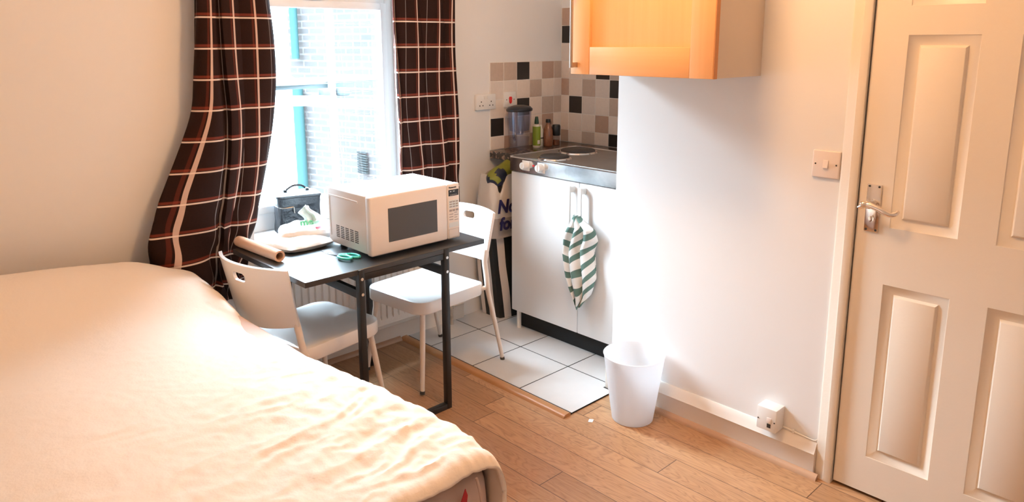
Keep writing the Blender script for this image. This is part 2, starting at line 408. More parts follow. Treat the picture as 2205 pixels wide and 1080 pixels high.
def text(name, s, size, mtx, m, parent, ext=0.0004, bold=0.0, shear=0, sx=1.0):
    cu = bpy.data.curves.new(name, 'FONT'); cu.body = s; cu.size = size; cu.extrude = ext; cu.offset = bold; cu.shear = shear
    t = bpy.data.objects.new(name, cu); COL.objects.link(t)
    dg = bpy.context.evaluated_depsgraph_get(); dg.update()
    me = bpy.data.meshes.new_from_object(t.evaluated_get(dg)); bpy.data.objects.remove(t)
    me.transform(Matrix.Diagonal((sx, 1, 1, 1))); me.transform(mtx); me.materials.clear()
    return link_mesh(name, me, m, parent)
def face_mtx(origin, right, up):
    r = Vector(right).normalized(); u = Vector(up); u = (u-r*u.dot(r)).normalized(); n = r.cross(u)
    m = Matrix((r, u, n)).transposed().to_4x4(); m.translation = Vector(origin); return m

# ------------------------------------------------------------------ room shell
XW = -0.8655; YN = -1.104
bm = nb(); box(bm, (-3.9, -4.4, -0.10), (0.15, 0.25, 0.0)); struct('floor', bm, 'oak_planks', 'warm oak plank floor of the room', 'floor')
bm = nb(); box(bm, (-3.9, -4.4, 2.4), (0.15, 0.25, 2.5)); struct('ceiling', bm, 'ceiling_paint', 'white ceiling above the room', 'ceiling')
WX0, WX1, WZ0, WZ1 = -1.93, -1.075, 0.645, 2.22
bm = nb()
box(bm, (-3.9, 0, 0), (WX0, .25, 2.4)); box(bm, (WX1, 0, 0), (0.15, .25, 2.4))
box(bm, (WX0, 0, 0), (WX1, .25, WZ0-.03)); box(bm, (WX0, 0, WZ1), (WX1, .25, 2.4))
struct('wall_window', bm, 'wall_paint', 'painted wall around the window behind bed and table', 'wall')
bm = nb(); box(bm, (0, YN, 0), (0.15, 0, 2.4)); struct('wall_kitchen', bm, 'wall_paint', 'short tiled wall behind the hob', 'wall')
bm = nb(); DY0, DY1, DZ = -2.069, -2.86, 2.02
box(bm, (-.80, -4.4, 0), (.15, YN, 2.4)); box(bm, (XW, DY0, 0), (-.80, YN, 2.4)); box(bm, (XW, -4.4, 0), (-.80, DY1, 2.4)); box(bm, (XW, DY1, DZ), (-.80, DY0, 2.4))
struct('wall_right', bm, 'wall_paint', 'white partition wall beside the kitchen niche carrying light switch', 'wall')
bm = nb(); box(bm, (-3.9, -4.4, 0), (-3.78, 0, 2.4)); struct('wall_left', bm, 'wall_paint')
bm = nb(); box(bm, (-3.78, -4.4, 0), (XW, -4.28, 2.4)); struct('wall_behind', bm, 'wall_paint')

# skirting profile
def skirt_prof(s, face):  # returns list of (offset from wall, z)
    return [(0, 0), (.020, 0), (.020, .082), (.024, .088), (.020, .094), (.014, .108), (.008, .120), (.004, .125), (0, .125)]
bm = nb(); prism(bm, [(-o, z) for o, z in skirt_prof(0, 0)], 'x', -3.78, -0.79)
struct('baseboard_window', bm, 'white_gloss')
bm = nb(); prism(bm, [(XW-o*1.2, z) for o, z in skirt_prof(0, 0)], 'y', -2.012, YN-.002)
box(bm, (XW-.02, YN-.002, 0), (-.60, YN+.018, .125), .003)
struct('baseboard_right', bm, 'white_gloss')
bm = nb(); prism(bm, [(XW-.024, 0), (XW-.042, 0), (XW-.040, .008), (XW-.033, .016), (XW-.024, .020)], 'y', -2.03, -1.14)
struct('trim_1', bm, 'bead_wood', 'thin wooden bead along the foot of the right baseboard', 'trim')
bm = nb(); prism(bm, [(-.020, 0), (-.040, 0), (-.038, .008), (-.030, .016), (-.020, .020)], 'x', -3.6, -1.215)
struct('trim_2', bm, 'bead_wood_x', 'thin wooden bead along the foot of the window wall baseboard', 'trim')

# tiled kitchen floor patch
P_ = 0.3145; JX, JY = -.848, -.2076
bm = nb(); TX0, TX1, TY0, TY1 = -1.172, -0.001, -1.137, -.001
box(bm, (TX0, TY0, 0.0), (XW-.02, TY1, .0062), mi=1); box(bm, (XW-.02, YN+.02, 0), (TX1, TY1, .0062), mi=1)
for i in range(-3, 4):
    for j in range(-4, 3):
        x0 = JX+i*P_; x1 = x0+P_; y1 = JY+j*P_; y0 = y1-P_
        lim = XW-.03
        g = .0030
        for (ax0, ax1, ay0) in ((TX0, lim, TY0), (lim, TX1, YN+.02)):
            a0, a1, b0, b1 = max(x0+g, ax0 if ax0 == TX0 else ax0), min(x1-g, ax1), max(y0+g, ay0), min(y1-g, TY1)
            if a1-a0 > .005 and b1-b0 > .005: box(bm, (a0, b0, .001), (a1, b1, .007))
struct('floor_tiles', bm, ['floor_tile', 'grout_dark'], 'patch of pale grey square floor tiles with black grout in the kitchen corner', 'floor')
bm = nb(); prism(bm, [(-1.214, 0), (-1.170, 0), (-1.170, .010), (-1.176, .014), (-1.200, .013), (-1.209, .008)], 'y', -1.140, -.012)
tag(obj('threshold_strip', bm, 'oak_strip'), 'oak edging strip between plank floor and grey kitchen tiles', 'threshold strip')

# wall tiles
def tile_wall(name, cells, base_boxes, label):
    bm = nb()
    for a, b_ in base_boxes: box(bm, a, b_, mi=0)
    for a, b_, k in cells: box(bm, a, b_, .0012, 1, mi=k)
    o = struct(name, bm, ['grout', 'tile_cream', 'tile_pale', 'tile_tan', 'tile_brown', 'tile_black'], label, 'tiles')
C_, L_, T_, B_, K_ = 1, 2, 3, 4, 5
ZT = 1.377; ZC = .905; g = .0016; XT = -.572
rows = [[T_, T_, K_, C_, B_, T_], [L_, L_, C_, T_, C_, L_], [C_, C_, K_, C_, T_, T_], [K_, C_, T_, C_, B_, C_], [C_, B_, C_, T_, C_, L_]]
cells = []
for r, rw in enumerate(rows):
    for c_, k in enumerate(rw):
        x0 = XT+.1*c_; x1 = min(x0+.1, -.006); z1 = ZT-.1*r; z0 = max(z1-.1, ZC)
        cells.append(((x0+g, -.008, z0+g), (x1-g, -.002, z1-g), k))
tile_wall('trim_3', cells, [((XT, -.0065, ZC), (-.001, 0, ZT))], 'mixed cream, tan and black square wall tiles left of the kitchen corner')
kr = {-3: [B_, C_, T_, C_, C_], -2: [K_, C_, L_, C_, T_], -1: [L_, C_, C_, T_, C_], 0: [C_, C_, C_, K_, T_], 1: [B_, C_, T_, L_, K_], 2: [C_, K_, L_, C_, T_], 3: [C_, C_, C_, B_, C_], 4: [B_, C_, T_, C_, K_]}
cells = []
for r, rw in kr.items():
    rw = rw + [C_, T_, C_, L_, C_, K_, C_][:6]
    for c_, k in enumerate(rw):
        y1 = -.069-.1*(c_-1) if c_ else -.006; y0 = -.069-.1*c_; z1 = ZT-.1*r; z0 = max(z1-.1, ZC)
        if y1 <= YN+.01: continue
        y0 = max(y0, YN+.002)
        cells.append(((-.008, y0+g, z0+g), (-.002, y1-g, z1-g), k))
tile_wall('trim_4', cells, [((-.0065, YN+.002, ZC), (0, -.001, ZT+.3))], 'mixed cream, tan and black square wall tiles behind the hob')

# ------------------------------------------------------------------ window
win = thing('window_1', 'white framed window with daylight between the plaid curtains', 'window', (-1.5, .16, WZ0)); win['kind'] = 'structure'
bm = nb(); FY0, FY1 = .16, .215
def bar(x0, x1, z0, z1, y0=FY0, y1=FY1, bev=.004): box(bm, (x0, y0, z0), (x1, y1, z1), bev)
bar(WX0+.049, WX1-.044, WZ0, WZ0+.085); bar(WX0+.049, WX1-.044, WZ1-.05, WZ1); bar(WX0, WX0+.05, WZ0, WZ1); bar(WX1-.045, WX1, WZ0, WZ1); bar(WX0+.049, WX1-.044, 1.665, 1.745)
obj('window_frame', bm, 'upvc', win)
bm = nb()
def ring(x0, x1, z0, z1, w, y0, y1):
    bar(x0+w-.001, x1-w+.001, z0, z0+w, y0, y1); bar(x0+w-.001, x1-w+.001, z1-w, z1, y0, y1); bar(x0, x0+w, z0, z1, y0, y1); bar(x1-w, x1, z0, z1, y0, y1)
ring(WX0+.045, WX1-.040, WZ0+.08, 1.672, .034, .150, .19)
obj('sash', bm, 'upvc', win)
bm = nb(); ring(WX0+.045, WX1-.040, 1.74, WZ1-.045, .034, .150, .19); obj('top_sash', bm, 'upvc', win)
bm = nb(); box(bm, (WX0+.07, .176, WZ0+.11), (WX1-.07, .180, 1.645)); obj('pane', bm, 'glass', win)
bm = nb(); box(bm, (WX0+.07, .176, 1.77), (WX1-.07, .180, WZ1-.075)); obj('pane', bm, 'glass', win)
bm = nb(); box(bm, (-1.56, .132, 1.675), (-1.46, .150, 1.692), .004); obj('window_catch', bm, 'plastic_white', win)
bm = nb(); box(bm, (WX0-.03, -.035, WZ0-.028), (WX1+.03, .17, WZ0), .006)
sill = struct('trim_5', bm, 'upvc', 'deep white window sill board', 'window sill')

# ------------------------------------------------------------------ door
dr = thing('door_1', 'cream panelled interior door with chrome lever handle', 'door', (-.868, -2.46, 0)); dr['kind'] = 'structure'
XD = -.868
bm = nb(); y0, y1 = DY1+.004, -2.073
pan = [(-2.172, -2.360, .918, 1.502), (-2.456, -2.644, .918, 1.502), (-2.170, -2.358, .140, .735), (-2.456, -2.644, .140, .735), (-2.172, -2.360, 1.585, 1.90), (-2.456, -2.644, 1.585, 1.90)]
ys = sorted({y0, y1, *[p[0] for p in pan], *[p[1] for p in pan], -2.171}); ys = [y for y in ys]
zs = sorted({.012, 2.01, *[p[2] for p in pan], *[p[3] for p in pan]})
def inpan(yc, zc):
    return any(p[1] < yc < p[0] and p[2] < zc < p[3] for p in pan)
V = {}
def vv(x, y, z):
    k = (round(x, 5), round(y, 5), round(z, 5))
    if k not in V: V[k] = bm.verts.new(k)
    return V[k]
for a, b_ in zip(ys, ys[1:]):
    for c_, d_ in zip(zs, zs[1:]):
        if not inpan((a+b_)/2, (c_+d_)/2): bm.faces.new((vv(XD, a, c_), vv(XD, b_, c_), vv(XD, b_, d_), vv(XD, a, d_)))
for (pa, pb, za, zb) in pan:
    lv = [(0, 0), (.002, .0025), (.026, .0120), (.030, .0122), (.035, .0040), (.0375, .0025)]  # (inset, depth)
    prev = None
    for ins, dep in lv:
        q = [vv(XD+dep, pb+ins, za+ins), vv(XD+dep, pa-ins, za+ins), vv(XD+dep, pa-ins, zb-ins), vv(XD+dep, pb+ins, zb-ins)]
        if prev:
            for i in range(4): bm.faces.new((prev[i], prev[(i+1) % 4], q[(i+1) % 4], q[i]))
        prev = q
    bm.faces.new(prev)
box(bm, (XD+.0135, y0, .012), (XD+.045, y1, 2.01))
for (qa, qb) in (((XD, y0, .012), (XD+.0135, y0+.0008, 2.01)), ((XD, y1-.0008, .012), (XD+.0135, y1, 2.01))): box(bm, qa, qb)
obj('door_leaf', bm, 'door_paint', dr)
bm = nb()
def arch(y_in, y_out):  # architrave cross-section polygon in x,y
    s = 1 if y_out > y_in else -1
    return [(XW+.001, y_in), (XW-.016, y_in), (XW-.018, y_in+s*.003), (XW-.018, y_in+s*.024), (XW-.0145, y_in+s*.028), (XW-.0135, y_in+s*.050), (XW-.008, y_in+s*.057), (XW+.001, y_in+s*.057)]
prism(bm, arch(-2.069, -2.0), 'z', 0, 2.07); prism(bm, arch(-2.862, -2.93), 'z', 0, 2.07)
box(bm, (XW-.016, -2.92, 2.015), (XW, -2.012, 2.07), .004)
struct('trim_6', bm, 'door_paint', 'cream moulded architrave around the door', 'door frame')
h = obj('lock_plate', box(nb(), (XD-.006, -2.141, .897), (XD, -2.098, 1.049), .0025), 'chrome', dr); h['label'] = 'chrome rectangular lock plate'
bm = nb(); tube(bm, smooth_path([(XD-.004, -2.118, .985), (XD-.03, -2.118, .985), (XD-.045, -2.112, .990), (XD-.048, -2.10, .988)], 4), [.011]*12+[.010], 14)
obj('lever_rose', bm, 'chrome', h)
bm = nb(); tube(bm, smooth_path([(XD-.047, -2.092, .977), (XD-.048, -2.104, .984), (XD-.047, -2.120, .990), (XD-.046, -2.150, .982), (XD-.045, -2.172, .972), (XD-.043, -2.186, .968), (XD-.036, -2.198, .972), (XD-.028, -2.200, .979)], 5), [.006+.003*abs(math.sin(i*.09)) for i in range(36)], 14)
obj('lever', bm, 'chrome', h)
bm = nb(); tube(bm, [(XD-.006, -2.12, .940), (XD-.012, -2.12, .940)], .008, 18); box(bm, (XD-.019, -2.122, .932), (XD-.012, -2.118, .948), .001); obj('thumb_turn', bm, 'chrome', h)
for yy_, zz_ in ((-2.105, 1.042), (-2.134, 1.042), (-2.105, .904), (-2.134, .904)):
    bm = nb(); tube(bm, [(XD-.0058, yy_, zz_), (XD-.0068, yy_, zz_)], .0035, 12); obj('screw', bm, 'hole_dark', h)

# ------------------------------------------------------------------ switches and sockets
t = thing('light_switch', 'square white light switch on the right wall beside the door', 'light switch', (XW, -1.960, 1.09))
sy, sz = -1.918, 1.138
obj('switch_plate', box(nb(), (XW-.009, sy-.090, sz-.090), (XW, sy, sz), .004, 3), 'switch_plastic', t)
bm = nb(); prism(bm, [(XW-.009, sz-.058), (XW-.016, sz-.056), (XW-.011, sz-.032), (XW-.009, sz-.031)], 'y', sy-.053, sy-.037); obj('rocker', bm, 'switch_plastic', t)
for yy_ in (sy-.011, sy-.079):
    bm = nb(); tube(bm, [(XW-.0088, yy_, sz-.045), (XW-.0098, yy_, sz-.045)], .0028, 10); obj('screw', bm, 'hole_dark', t)

t = thing('wall_socket', 'white double wall socket above the worktop beside the curtain', 'socket', (-.609, 0, 1.17))
x0, x1, z0, z1 = -.680, -.541, 1.130, 1.212; YB = -.009
obj('socket_plate', box(nb(), (x0, YB-.009, z0), (x1, 0, z1), .003), 'plastic_white', t)
for cx in (-.646, -.575):
    bm = nb()
    for dx, dz in ((0, .012), (-.011, -.008), (.011, -.008)): box(bm, (cx+dx-.003, YB-.0096, 1.160+dz-.003), (cx+dx+.003, YB-.0088, 1.160+dz+.003))
    obj('pin_holes', bm, 'hole_dark', t)
for cx in (-.622, -.599): obj('rocker', box(nb(), (cx-.006, YB-.012, 1.185), (cx+.006, YB-.008, 1.203), .001), 'plastic_white', t)
t = thing('cooker_switch', 'square white cooker switch with red rocker on the tiles', 'switch', (-.433, -.008, 1.17))
x0, x1 = -.478, -.390
obj('switch_plate', box(nb(), (x0, YB-.010, 1.132), (x1, -.006, 1.217), .003), 'plastic_white', t)
bm = nb(); prism(bm, [(-.441, 1.190), (-.445, 1.182), (-.443, 1.160), (-.437, 1.152), (-.431, 1.152), (-.425, 1.160), (-.423, 1.182), (-.427, 1.190)], 'y', YB-.015, YB-.009, bev=.001); obj('red_rocker', bm, 'socket_red', t)['label'] = 'red rocker'
for cx in (-.462, -.406): obj('screw', tube(nb(), [(cx, YB-.0098, 1.174), (cx, YB-.0108, 1.174)], .003, 10), 'hole_dark', t)

t = thing('phone_socket', 'white telephone socket box on the right baseboard with shadow beside it', 'phone socket', (XW, -1.845, .165))
obj('socket_box', box(nb(), (-.926, -1.885, .126), (XW+.001, -1.812, .212), .003), 'plastic_white', t)
obj('jack_hole', box(nb(), (-.9268, -1.866, .140), (-.9255, -1.852, .155)), 'hole_dark', t)
obj('jack_shutter', box(nb(), (-.928, -1.868, .158), (-.925, -1.850, .178), .001), 'switch_plastic', t)
for yy_ in (-1.818, -1.879): obj('screw', tube(nb(), [(-.925, yy_, .165), (-.9272, yy_, .165)], .0025, 10), 'hole_dark', t)
bm = nb(); tube(bm, smooth_path([(XW-.006, -1.886, .136), (XW-.006, -1.93, .1325), (XW-.006, -1.97, .129), (XW-.006, -2.000, .128), (XW-.006, -2.011, .135)], 5), .0028, 8); tube(bm, [(XW-.008, -1.925, .128), (XW-.008, -1.925, .139)], .0045, 8)
tag(obj('phone_cable', bm, 'plastic_white'), 'thin white cable clipped along the top of the right baseboard', 'cable')

# ------------------------------------------------------------------ ceiling lamp
t = thing('ceiling_lamp', 'round glowing globe lamp hanging from the ceiling', 'lamp', (LAMP_POS[0], LAMP_POS[1], 2.4))
bm = nb(); lathe(bm, [(.12*math.sin(a), -.12*math.cos(a)) for a in [PI*i/16 for i in range(17)]], LAMP_POS); obj('globe', bm, 'lamp_glow', t)
bm = nb(); tube(bm, [(LAMP_POS[0], LAMP_POS[1], 2.26), (LAMP_POS[0], LAMP_POS[1], 2.38)], .004, 8); lathe(bm, [(0, 0), (.045, .0), (.05, .02), (0, .03)], (LAMP_POS[0], LAMP_POS[1], 2.37)); obj('cord', bm, 'cord_white', t)

# ------------------------------------------------------------------ curtains
def interp(tab, z):
    tab = sorted(tab); 
    if z <= tab[0][0]: return tab[0][1]
    for (a, p), (b_, q) in zip(tab, tab[1:]):
        if a <= z <= b_:
            t = (z-a)/(b_-a); return p+(q-p)*t
    return tab[-1][1]
def smt(tab, z, w=.05): return sum(interp(tab, z+d) for d in (-w, -w/2, 0, w/2, w))/5
def curtain(name, parts, ztop, zbot, y0, parent, u_start=0):
    """parts: list of (xl table, xr table, n pleats, depth table, overlap)"""
    bm = nb(); nz = 110; allx = []; us = []
    zs = [ztop+(zbot-ztop)*i/nz for i in range(nz+1)]
    grid = [[] for _ in zs]; first = True
    for (L, R, n, amp, ov, ph, nc) in parts:
        for i, z in enumerate(zs):
            xl, xr = smt(L, z), smt(R, z); w = xr-xl; A = interp(amp, z)
            for j in range(nc+1):
                if not first and j == 0: continue
                c = j/nc; env = min(1, c*8)*min(1, (1-c)*8) 
                a = 2*PI*n*c+ph + .35*math.sin(z*3.1+ph)
                x = xl+w*c + env*ov*w/(2*PI*n)*math.sin(a)*1.0
                y = y0 - A*math.cos(a)*(.75+.25*math.sin(c*9+ph)) + .006*math.sin(z*9+c*14)
                if z < .95: x += .006*math.sin(z*38+c*30)*(.95-z)/.3; y += .008*math.sin(z*31+c*22)*(.95-z)/.3
                grid[i].append(Vector((x, y, z)))
        first = False
    # cloth u coordinate: average arc length of the columns over the upper part
    nc = len(grid[0]); u = [0]
    for j in range(1, nc):
        u.append(u[-1] + sum((grid[i][j]-grid[i][j-1]).length for i in (20, 35, 50))/3)
    sheet(bm, grid, uvf=lambda i, j: (u[min(j, nc-1)]+u_start, zs[i]))
    o = obj(name, bm, 'plaid_fabric', parent); solid(o, .0015); return o
Lc = [(2.3, -2.112), (1.641, -2.118), (1.471, -2.136), (1.227, -2.165), (1.124, -2.21), (1.056, -2.242), (.955, -2.294), (.888, -2.325), (.787, -2.364), (.707, -2.375), (.6, -2.375), (.4, -2.36)]
Mc = [(2.3, -2.055), (1.644, -2.052), (1.328, -2.051), (1.219, -2.047), (1.035, -2.060), (.851, -2.089), (.665, -2.123), (.545, -2.148), (.4, -2.15)]
Rc = [(2.3, -1.879), (1.652, -1.861), (1.543, -1.854), (1.376, -1.856), (1.281, -1.863), (1.13, -1.881), (.996, -1.907), (.902, -1.934), (.808, -1.961), (.732, -1.981), (.658, -2.012), (.5, -2.044)]
t = thing('curtain', 'long brown plaid curtain left of the window, swept out over the bed head', 'curtain', (-2.05, -.09, 2.1), group='brown plaid curtains')
ampL = [(.4, .05), (.8, .05), (1.1, .048), (1.7, .048), (2.1, .048)]
ampR = [(.4, .035), (1.0, .045), (1.7, .048), (2.1, .048)]
curtain('fabric', [(Lc, Mc, 1.5, ampL, 3.0, 2.2, 100), (Mc, Rc, 1.5, ampR, 2.6, .2, 100)], 2.12, .46, -.095, t, u_start=.058)
RL = [(2.3, -1.25), (1.673, -1.248), (1.359, -1.243), (.865, -1.234), (.6, -1.23)]
RR = [(2.3, -.89), (1.687, -.886), (1.234, -.878), (.782, -.870), (.6, -.868)]
t2 = thing('curtain', 'brown plaid curtain right of the window behind the microwave', 'curtain', (-1.05, -.08, 2.1), group='brown plaid curtains')
curtain('fabric', [(RL, RR, 3.0, [(.4, .042), (2.3, .042)], 2.5, .9, 200)], 2.12, .60, -.078, t2, u_start=.03)
bm = nb(); tube(bm, [(-2.4, -.085, 2.13), (-.72, -.085, 2.13)], .012, 12); lathe(bm, [(0, -.02), (.02, -.01), (.02, .01), (0, .02)], (-2.41, -.085, 2.13)); lathe(bm, [(0, -.02), (.02, -.01), (.02, .01), (0, .02)], (-.71, -.085, 2.13))
for x in (-2.2, -.9): box(bm, (x-.008, -.085, 2.118), (x+.008, 0, 2.134))
tag(obj('curtain_pole', bm, 'black_metal'), 'dark curtain pole above the window', 'curtain pole')

# ------------------------------------------------------------------ radiator and valve
t = thing('radiator', 'white panel radiator under the window behind the table', 'radiator', (-1.5, 0, .14))
bm = nb(); X0, X1, Z0, Z1 = -1.93, -1.06, .140, .600; y_f, y_b = -.098, -.086
g = []; x = X0; n = int((X1-X0)/.0338)
prof = []
for i in range(n):
    xa = X0+.02+i*.0338
    prof += [(xa, y_f), (xa+.022, y_f), (xa+.026, y_f+.009), (xa+.030, y_f+.009)]
grid = []
for z, k in ((Z0+.003, 0), (Z0+.028, 0), (Z0+.040, 1), (Z1-.040, 1), (Z1-.028, 0), (Z1-.003, 0)):
    grid.append([Vector((X0, y_f+.0, z))]+[Vector((px, (py if k else y_f), z)) for px, py in prof]+[Vector((X1, y_f, z))])
V = sheet(bm, grid)
for f in bm.faces: f.smooth = False
box(bm, (X0, y_f+.0105, Z0), (X1, -.030, Z1), .004); box(bm, (X0, y_f-.001, Z0-.002), (X1, y_f+.011, Z0+.006), .003); box(bm, (X0, y_f-.001, Z1-.006), (X1, y_f+.011, Z1+.002), .003)
box(bm, (X0-.002, y_f, Z0), (X0+.004, -.03, Z1)); box(bm, (X1-.004, y_f, Z0), (X1+.002, -.03, Z1))
box(bm, (X0+.1, -.035, .25), (X0+.13, 0, .5)); box(bm, (X1-.13, -.035, .25), (X1-.1, 0, .5))
obj('panel', bm, 'radiator_white', t)
bm = nb(); tube(bm, [(-1.058, -.062, .165), (-.955, -.058, .165), (-.912, -.056, .160)], .007, 10); tube(bm, [(-.906, -.056, .007), (-.904, -.055, .165)], .0085, 10); tube(bm, [(-.905, -.055, .095), (-.905, -.055, .180)], [.012, .012], 12)
obj('valve_pipe', bm, 'old_paint', t)['label'] = 'flaking pipe with valve'

# ------------------------------------------------------------------ bed
bed = thing('bed', 'double bed with beige floral fitted sheet under a cream duvet', 'bed', (-2.85, -1.0, 0))
bx0, bx1, by0, by1 = -3.62, -2.252, -1.895, -.17
def rounded_slab(z0, z1, dx, dy, r, name, m, par, bulge=.012):
    bm = nb(); rings = []
    zz = [z0, z0+.015, z0+.04]+[z0+.04+(z1-z0-.08)*i/5 for i in range(1, 6)]+[z1-.02, z1-.006, z1]
    x0, x1, y0, y1 = bx0+dx, bx1-dx, by0+dy, by1-dy
    for i, z in enumerate(zz):
        k = (z-z0)/(z1-z0); ins = -bulge*math.sin(PI*k) + (.022*(1-(min(z-z0, .03)/.03))**2) + (.03*(1-(min(z1-z, .03)/.03))**2)
        ring = []
        for (cx, cy, a0) in ((x1-r, y0+r, -PI/2), (x1-r, y1-r, 0), (x0+r, y1-r, PI/2), (x0+r, y0+r, PI)):
            for s in range(9):
                a = a0+PI/2*s/8; ring.append(Vector((cx+(r-ins)*math.cos(a), cy+(r-ins)*math.sin(a), z)))
        rings.append(ring)
    V = sheet(bm, rings, closed=True); bm.faces.new(V[0][::-1]); bm.faces.new(V[-1])
    return obj(name, bm, m, par)
rounded_slab(.02, .34, .015, .015, .07, 'divan_base', 'sheet_beige', bed)
mt = rounded_slab(.335, .580, 0.0, 0.0, .10, 'mattress', 'sheet_beige', bed, .010)
bm = nb(); tube(bm, smooth_path([(-2.338, -1.912, .60), (-2.328, -1.914, .55), (-2.322, -1.914, .48), (-2.318, -1.912, .36)], 6), .003, 6); obj('sheet_seam', bm, 'sheet_beige', mt)
# red flower stems and leaves printed on the sheet
def leaf(pts, m):
    bm = nb(); vs = [bm.verts.new(p) for p in pts]; bm.faces.new(vs)
    r = bmesh.ops.extrude_face_region(bm, geom=bm.faces[:]); bmesh.ops.translate(bm, verts=[e for e in r['geom'] if isinstance(e, bmesh.types.BMVert)], vec=(0, -.0012, 0))
    return obj('printed_leaf', bm, m, mt)
yl = -1.9085
leaf([(-2.488, yl, .587), (-2.480, yl, .590), (-2.462, yl, .580), (-2.448, yl, .566), (-2.440, yl, .552), (-2.449, yl, .560), (-2.464, yl, .574)], 'leaf_red')
leaf([(-2.385, yl, .545), (-2.379, yl, .560), (-2.372, yl, .575), (-2.366, yl, .587), (-2.360, yl, .570), (-2.362, yl, .555), (-2.366, yl, .545)], 'leaf_red')
leaf([(-2.43, yl, .540), (-2.427, yl, .560), (-2.418, yl, .585), (-2.412, yl, .560), (-2.414, yl, .540)], 'leaf_olive')

# duvet
edge_tab = [(-1.92, -2.222), (-1.75, -2.213), (-1.60, -2.214), (-1.40, -2.216), (-1.20, -2.235), (-1.05, -2.250), (-.90, -2.258), (-.75, -2.250), (-.60, -2.238), (-.40, -2.225), (-.15, -2.21)]
def ez(y): return smt(edge_tab, y, .08)
def ridge(p): return 1-abs(noise.noise(p))*2
def duvet_h(x, y):
    h = .626
    hd = max(0, min(1, (y+.62)/.42)); hd = hd*hd*(3-2*hd)
    xr = max(0, min(1, (-2.20-x)/.30)); xr = xr*xr*(3-2*xr)
    h += .085*hd*xr + .035*max(0, min(1, (-2.35-x)/.6))*hd
    h -= .030*math.exp(-((y+.80)/.22)**2)*math.exp(-((x+2.25)/.22)**2)
    h += .022*math.exp(-((y+1.1)/.5)**2)*math.exp(-((x+2.95)/.35)**2)
    # broad soft swells, then long folds and crinkles that grow towards the foot
    ft = max(0, min(1, (-y-.75)/.9)); rt = max(0, min(1, (x+3.15)/.75))
    h += .012*noise.noise(Vector((x*3.2, y*2.6, .3)))
    d = Vector((y*.97-x*.24, x*.97+y*.24, 0))
    h += (.0012+.0070*ft*rt)*(ridge(Vector((d.x*9.5, d.y*3.2, 1.7)))-.5)
    h += (.0004+.0050*ft*rt)*(ridge(Vector((d.x*24+2*noise.noise(Vector((x*6, y*6, 3))), d.y*10, 5.1)))-.5)
    h += (.0005+.0022*rt*ft)*(noise.noise(Vector((x*60, y*46, 2.2)))) + (.0007+.0022*rt*ft)*noise.noise(Vector((x*31, y*30, 8.2)))
    return h
grid = []; NY = 330; NX = 260; Rr = .075; yf = -1.895
for i in range(NY+1):
    # along the length: head (i=0) to foot with a roll-over at the hem
    s = i/NY; L = 1.712; hem = .052; tlen = s*(L+hem)
    row = []
    for j in range(NX+1):
        q = j/NX; xe = None
        yb = -.158 - min(tlen, L)
        xe = ez(yb); Rr = interp([(-1.9, .075), (-1.7, .095), (-1.4, .13), (-.7, .13), (-.3, .09), (-.1, .08)], yb); wtop = (xe-Rr)-(-3.66); drop = .24; tot = wtop+Rr*PI/2+drop; a = q**.85*tot
        if a < wtop: x = -3.66+a; zoff = 0; nx = 0
        elif a < wtop+Rr*PI/2:
            th = (a-wtop)/Rr; x = xe-Rr+Rr*math.sin(th); zoff = -Rr*(1-math.cos(th)); nx = math.sin(th)
        else:
            x = xe + .012*math.sin(yb*17)+.01*noise.noise(Vector((yb*5, a*4, 1))); zoff = -Rr-(a-wtop-Rr*PI/2); nx = 1
        # foot corner rounding
        z = duvet_h(x, yb)+zoff + (0.004*noise.noise(Vector((x*25, yb*25, zoff*25))) if nx else 0)
        y = yb
        if tlen > L:
            wob = .020*noise.noise(Vector((x*4.5, 0, 7))) + .008*noise.noise(Vector((x*13, 0, 9)))
            th = (tlen-L)/.045
            lift = .030*max(0, min(1, (-2.30-x)/.25))
            if th < PI/2: y = yb-.045*math.sin(th); z -= .045*(1-math.cos(th))
            else: y = yb-.045; z -= .045+(tlen-L-.045*PI/2)*(.75+wob*12)
            z += lift*min(1, th)*.35
        if tlen > L-.25:
            # the hem corner is rounded in plan
            k = min(1, (tlen-(L-.25))/.25); xr_ = max(0, (x-(-2.42))/.22); x -= .038*k*k*min(1, xr_)**2
        row.append(Vector((x, y, z)))
    grid.append(row)
bm = nb(); sheet(bm, grid)
dv = obj('duvet', bm, 'bedding'); solid(dv, .012, -1)
tag(dv, 'rumpled cream cotton duvet spread over the bed', 'duvet')

# ------------------------------------------------------------------ table
tb = thing('folding_table', 'black folding table with narrow metal leg frame under the window', 'table', (-1.68, -.46, 0))
TZ = .685; tx0, tx1, ty0, ty1 = -2.098, -1.283, -.752, -.172
obj('table_top', box(nb(), (tx0, ty0, TZ-.020), (tx1, ty1, TZ), .0015, 1), 'black_laminate', tb)
pw = .024
for px in (-1.877, -1.486):
    bm = nb(); box(bm, (px-pw/2, ty0-.004, 0), (px+pw/2, ty0+.022, TZ-.002), .002); o = obj('leg', bm, 'black_metal', tb)
    for z in (.648, .590):
        bm = nb(); tube(bm, [(px, ty0-.0035, z), (px, ty0-.0065, z)], .0058, 14); obj('bolt', bm, 'screw_chrome', o)
    bm = nb(); box(bm, (px-.010, ty0+.022, .572), (px+.010, ty1+.004, .604), .002); obj('cross_bar', bm, 'black_metal', tb)
    bm = nb(); box(bm, (px-.010, ty0+.022, .637), (px+.010, ty1+.004, TZ-.020), .002); obj('cross_bar', bm, 'black_metal', tb)
bm = nb(); box(bm, (-1.865, ty0-.004, 0), (-1.498, ty0+.022, .024), .002); obj('floor_rail', bm, 'black_metal', tb)
bm = nb(); box(bm, (-1.865, ty0, .640), (-1.498, ty0+.02, TZ-.020), .002); obj('top_rail', bm, 'black_metal', tb)
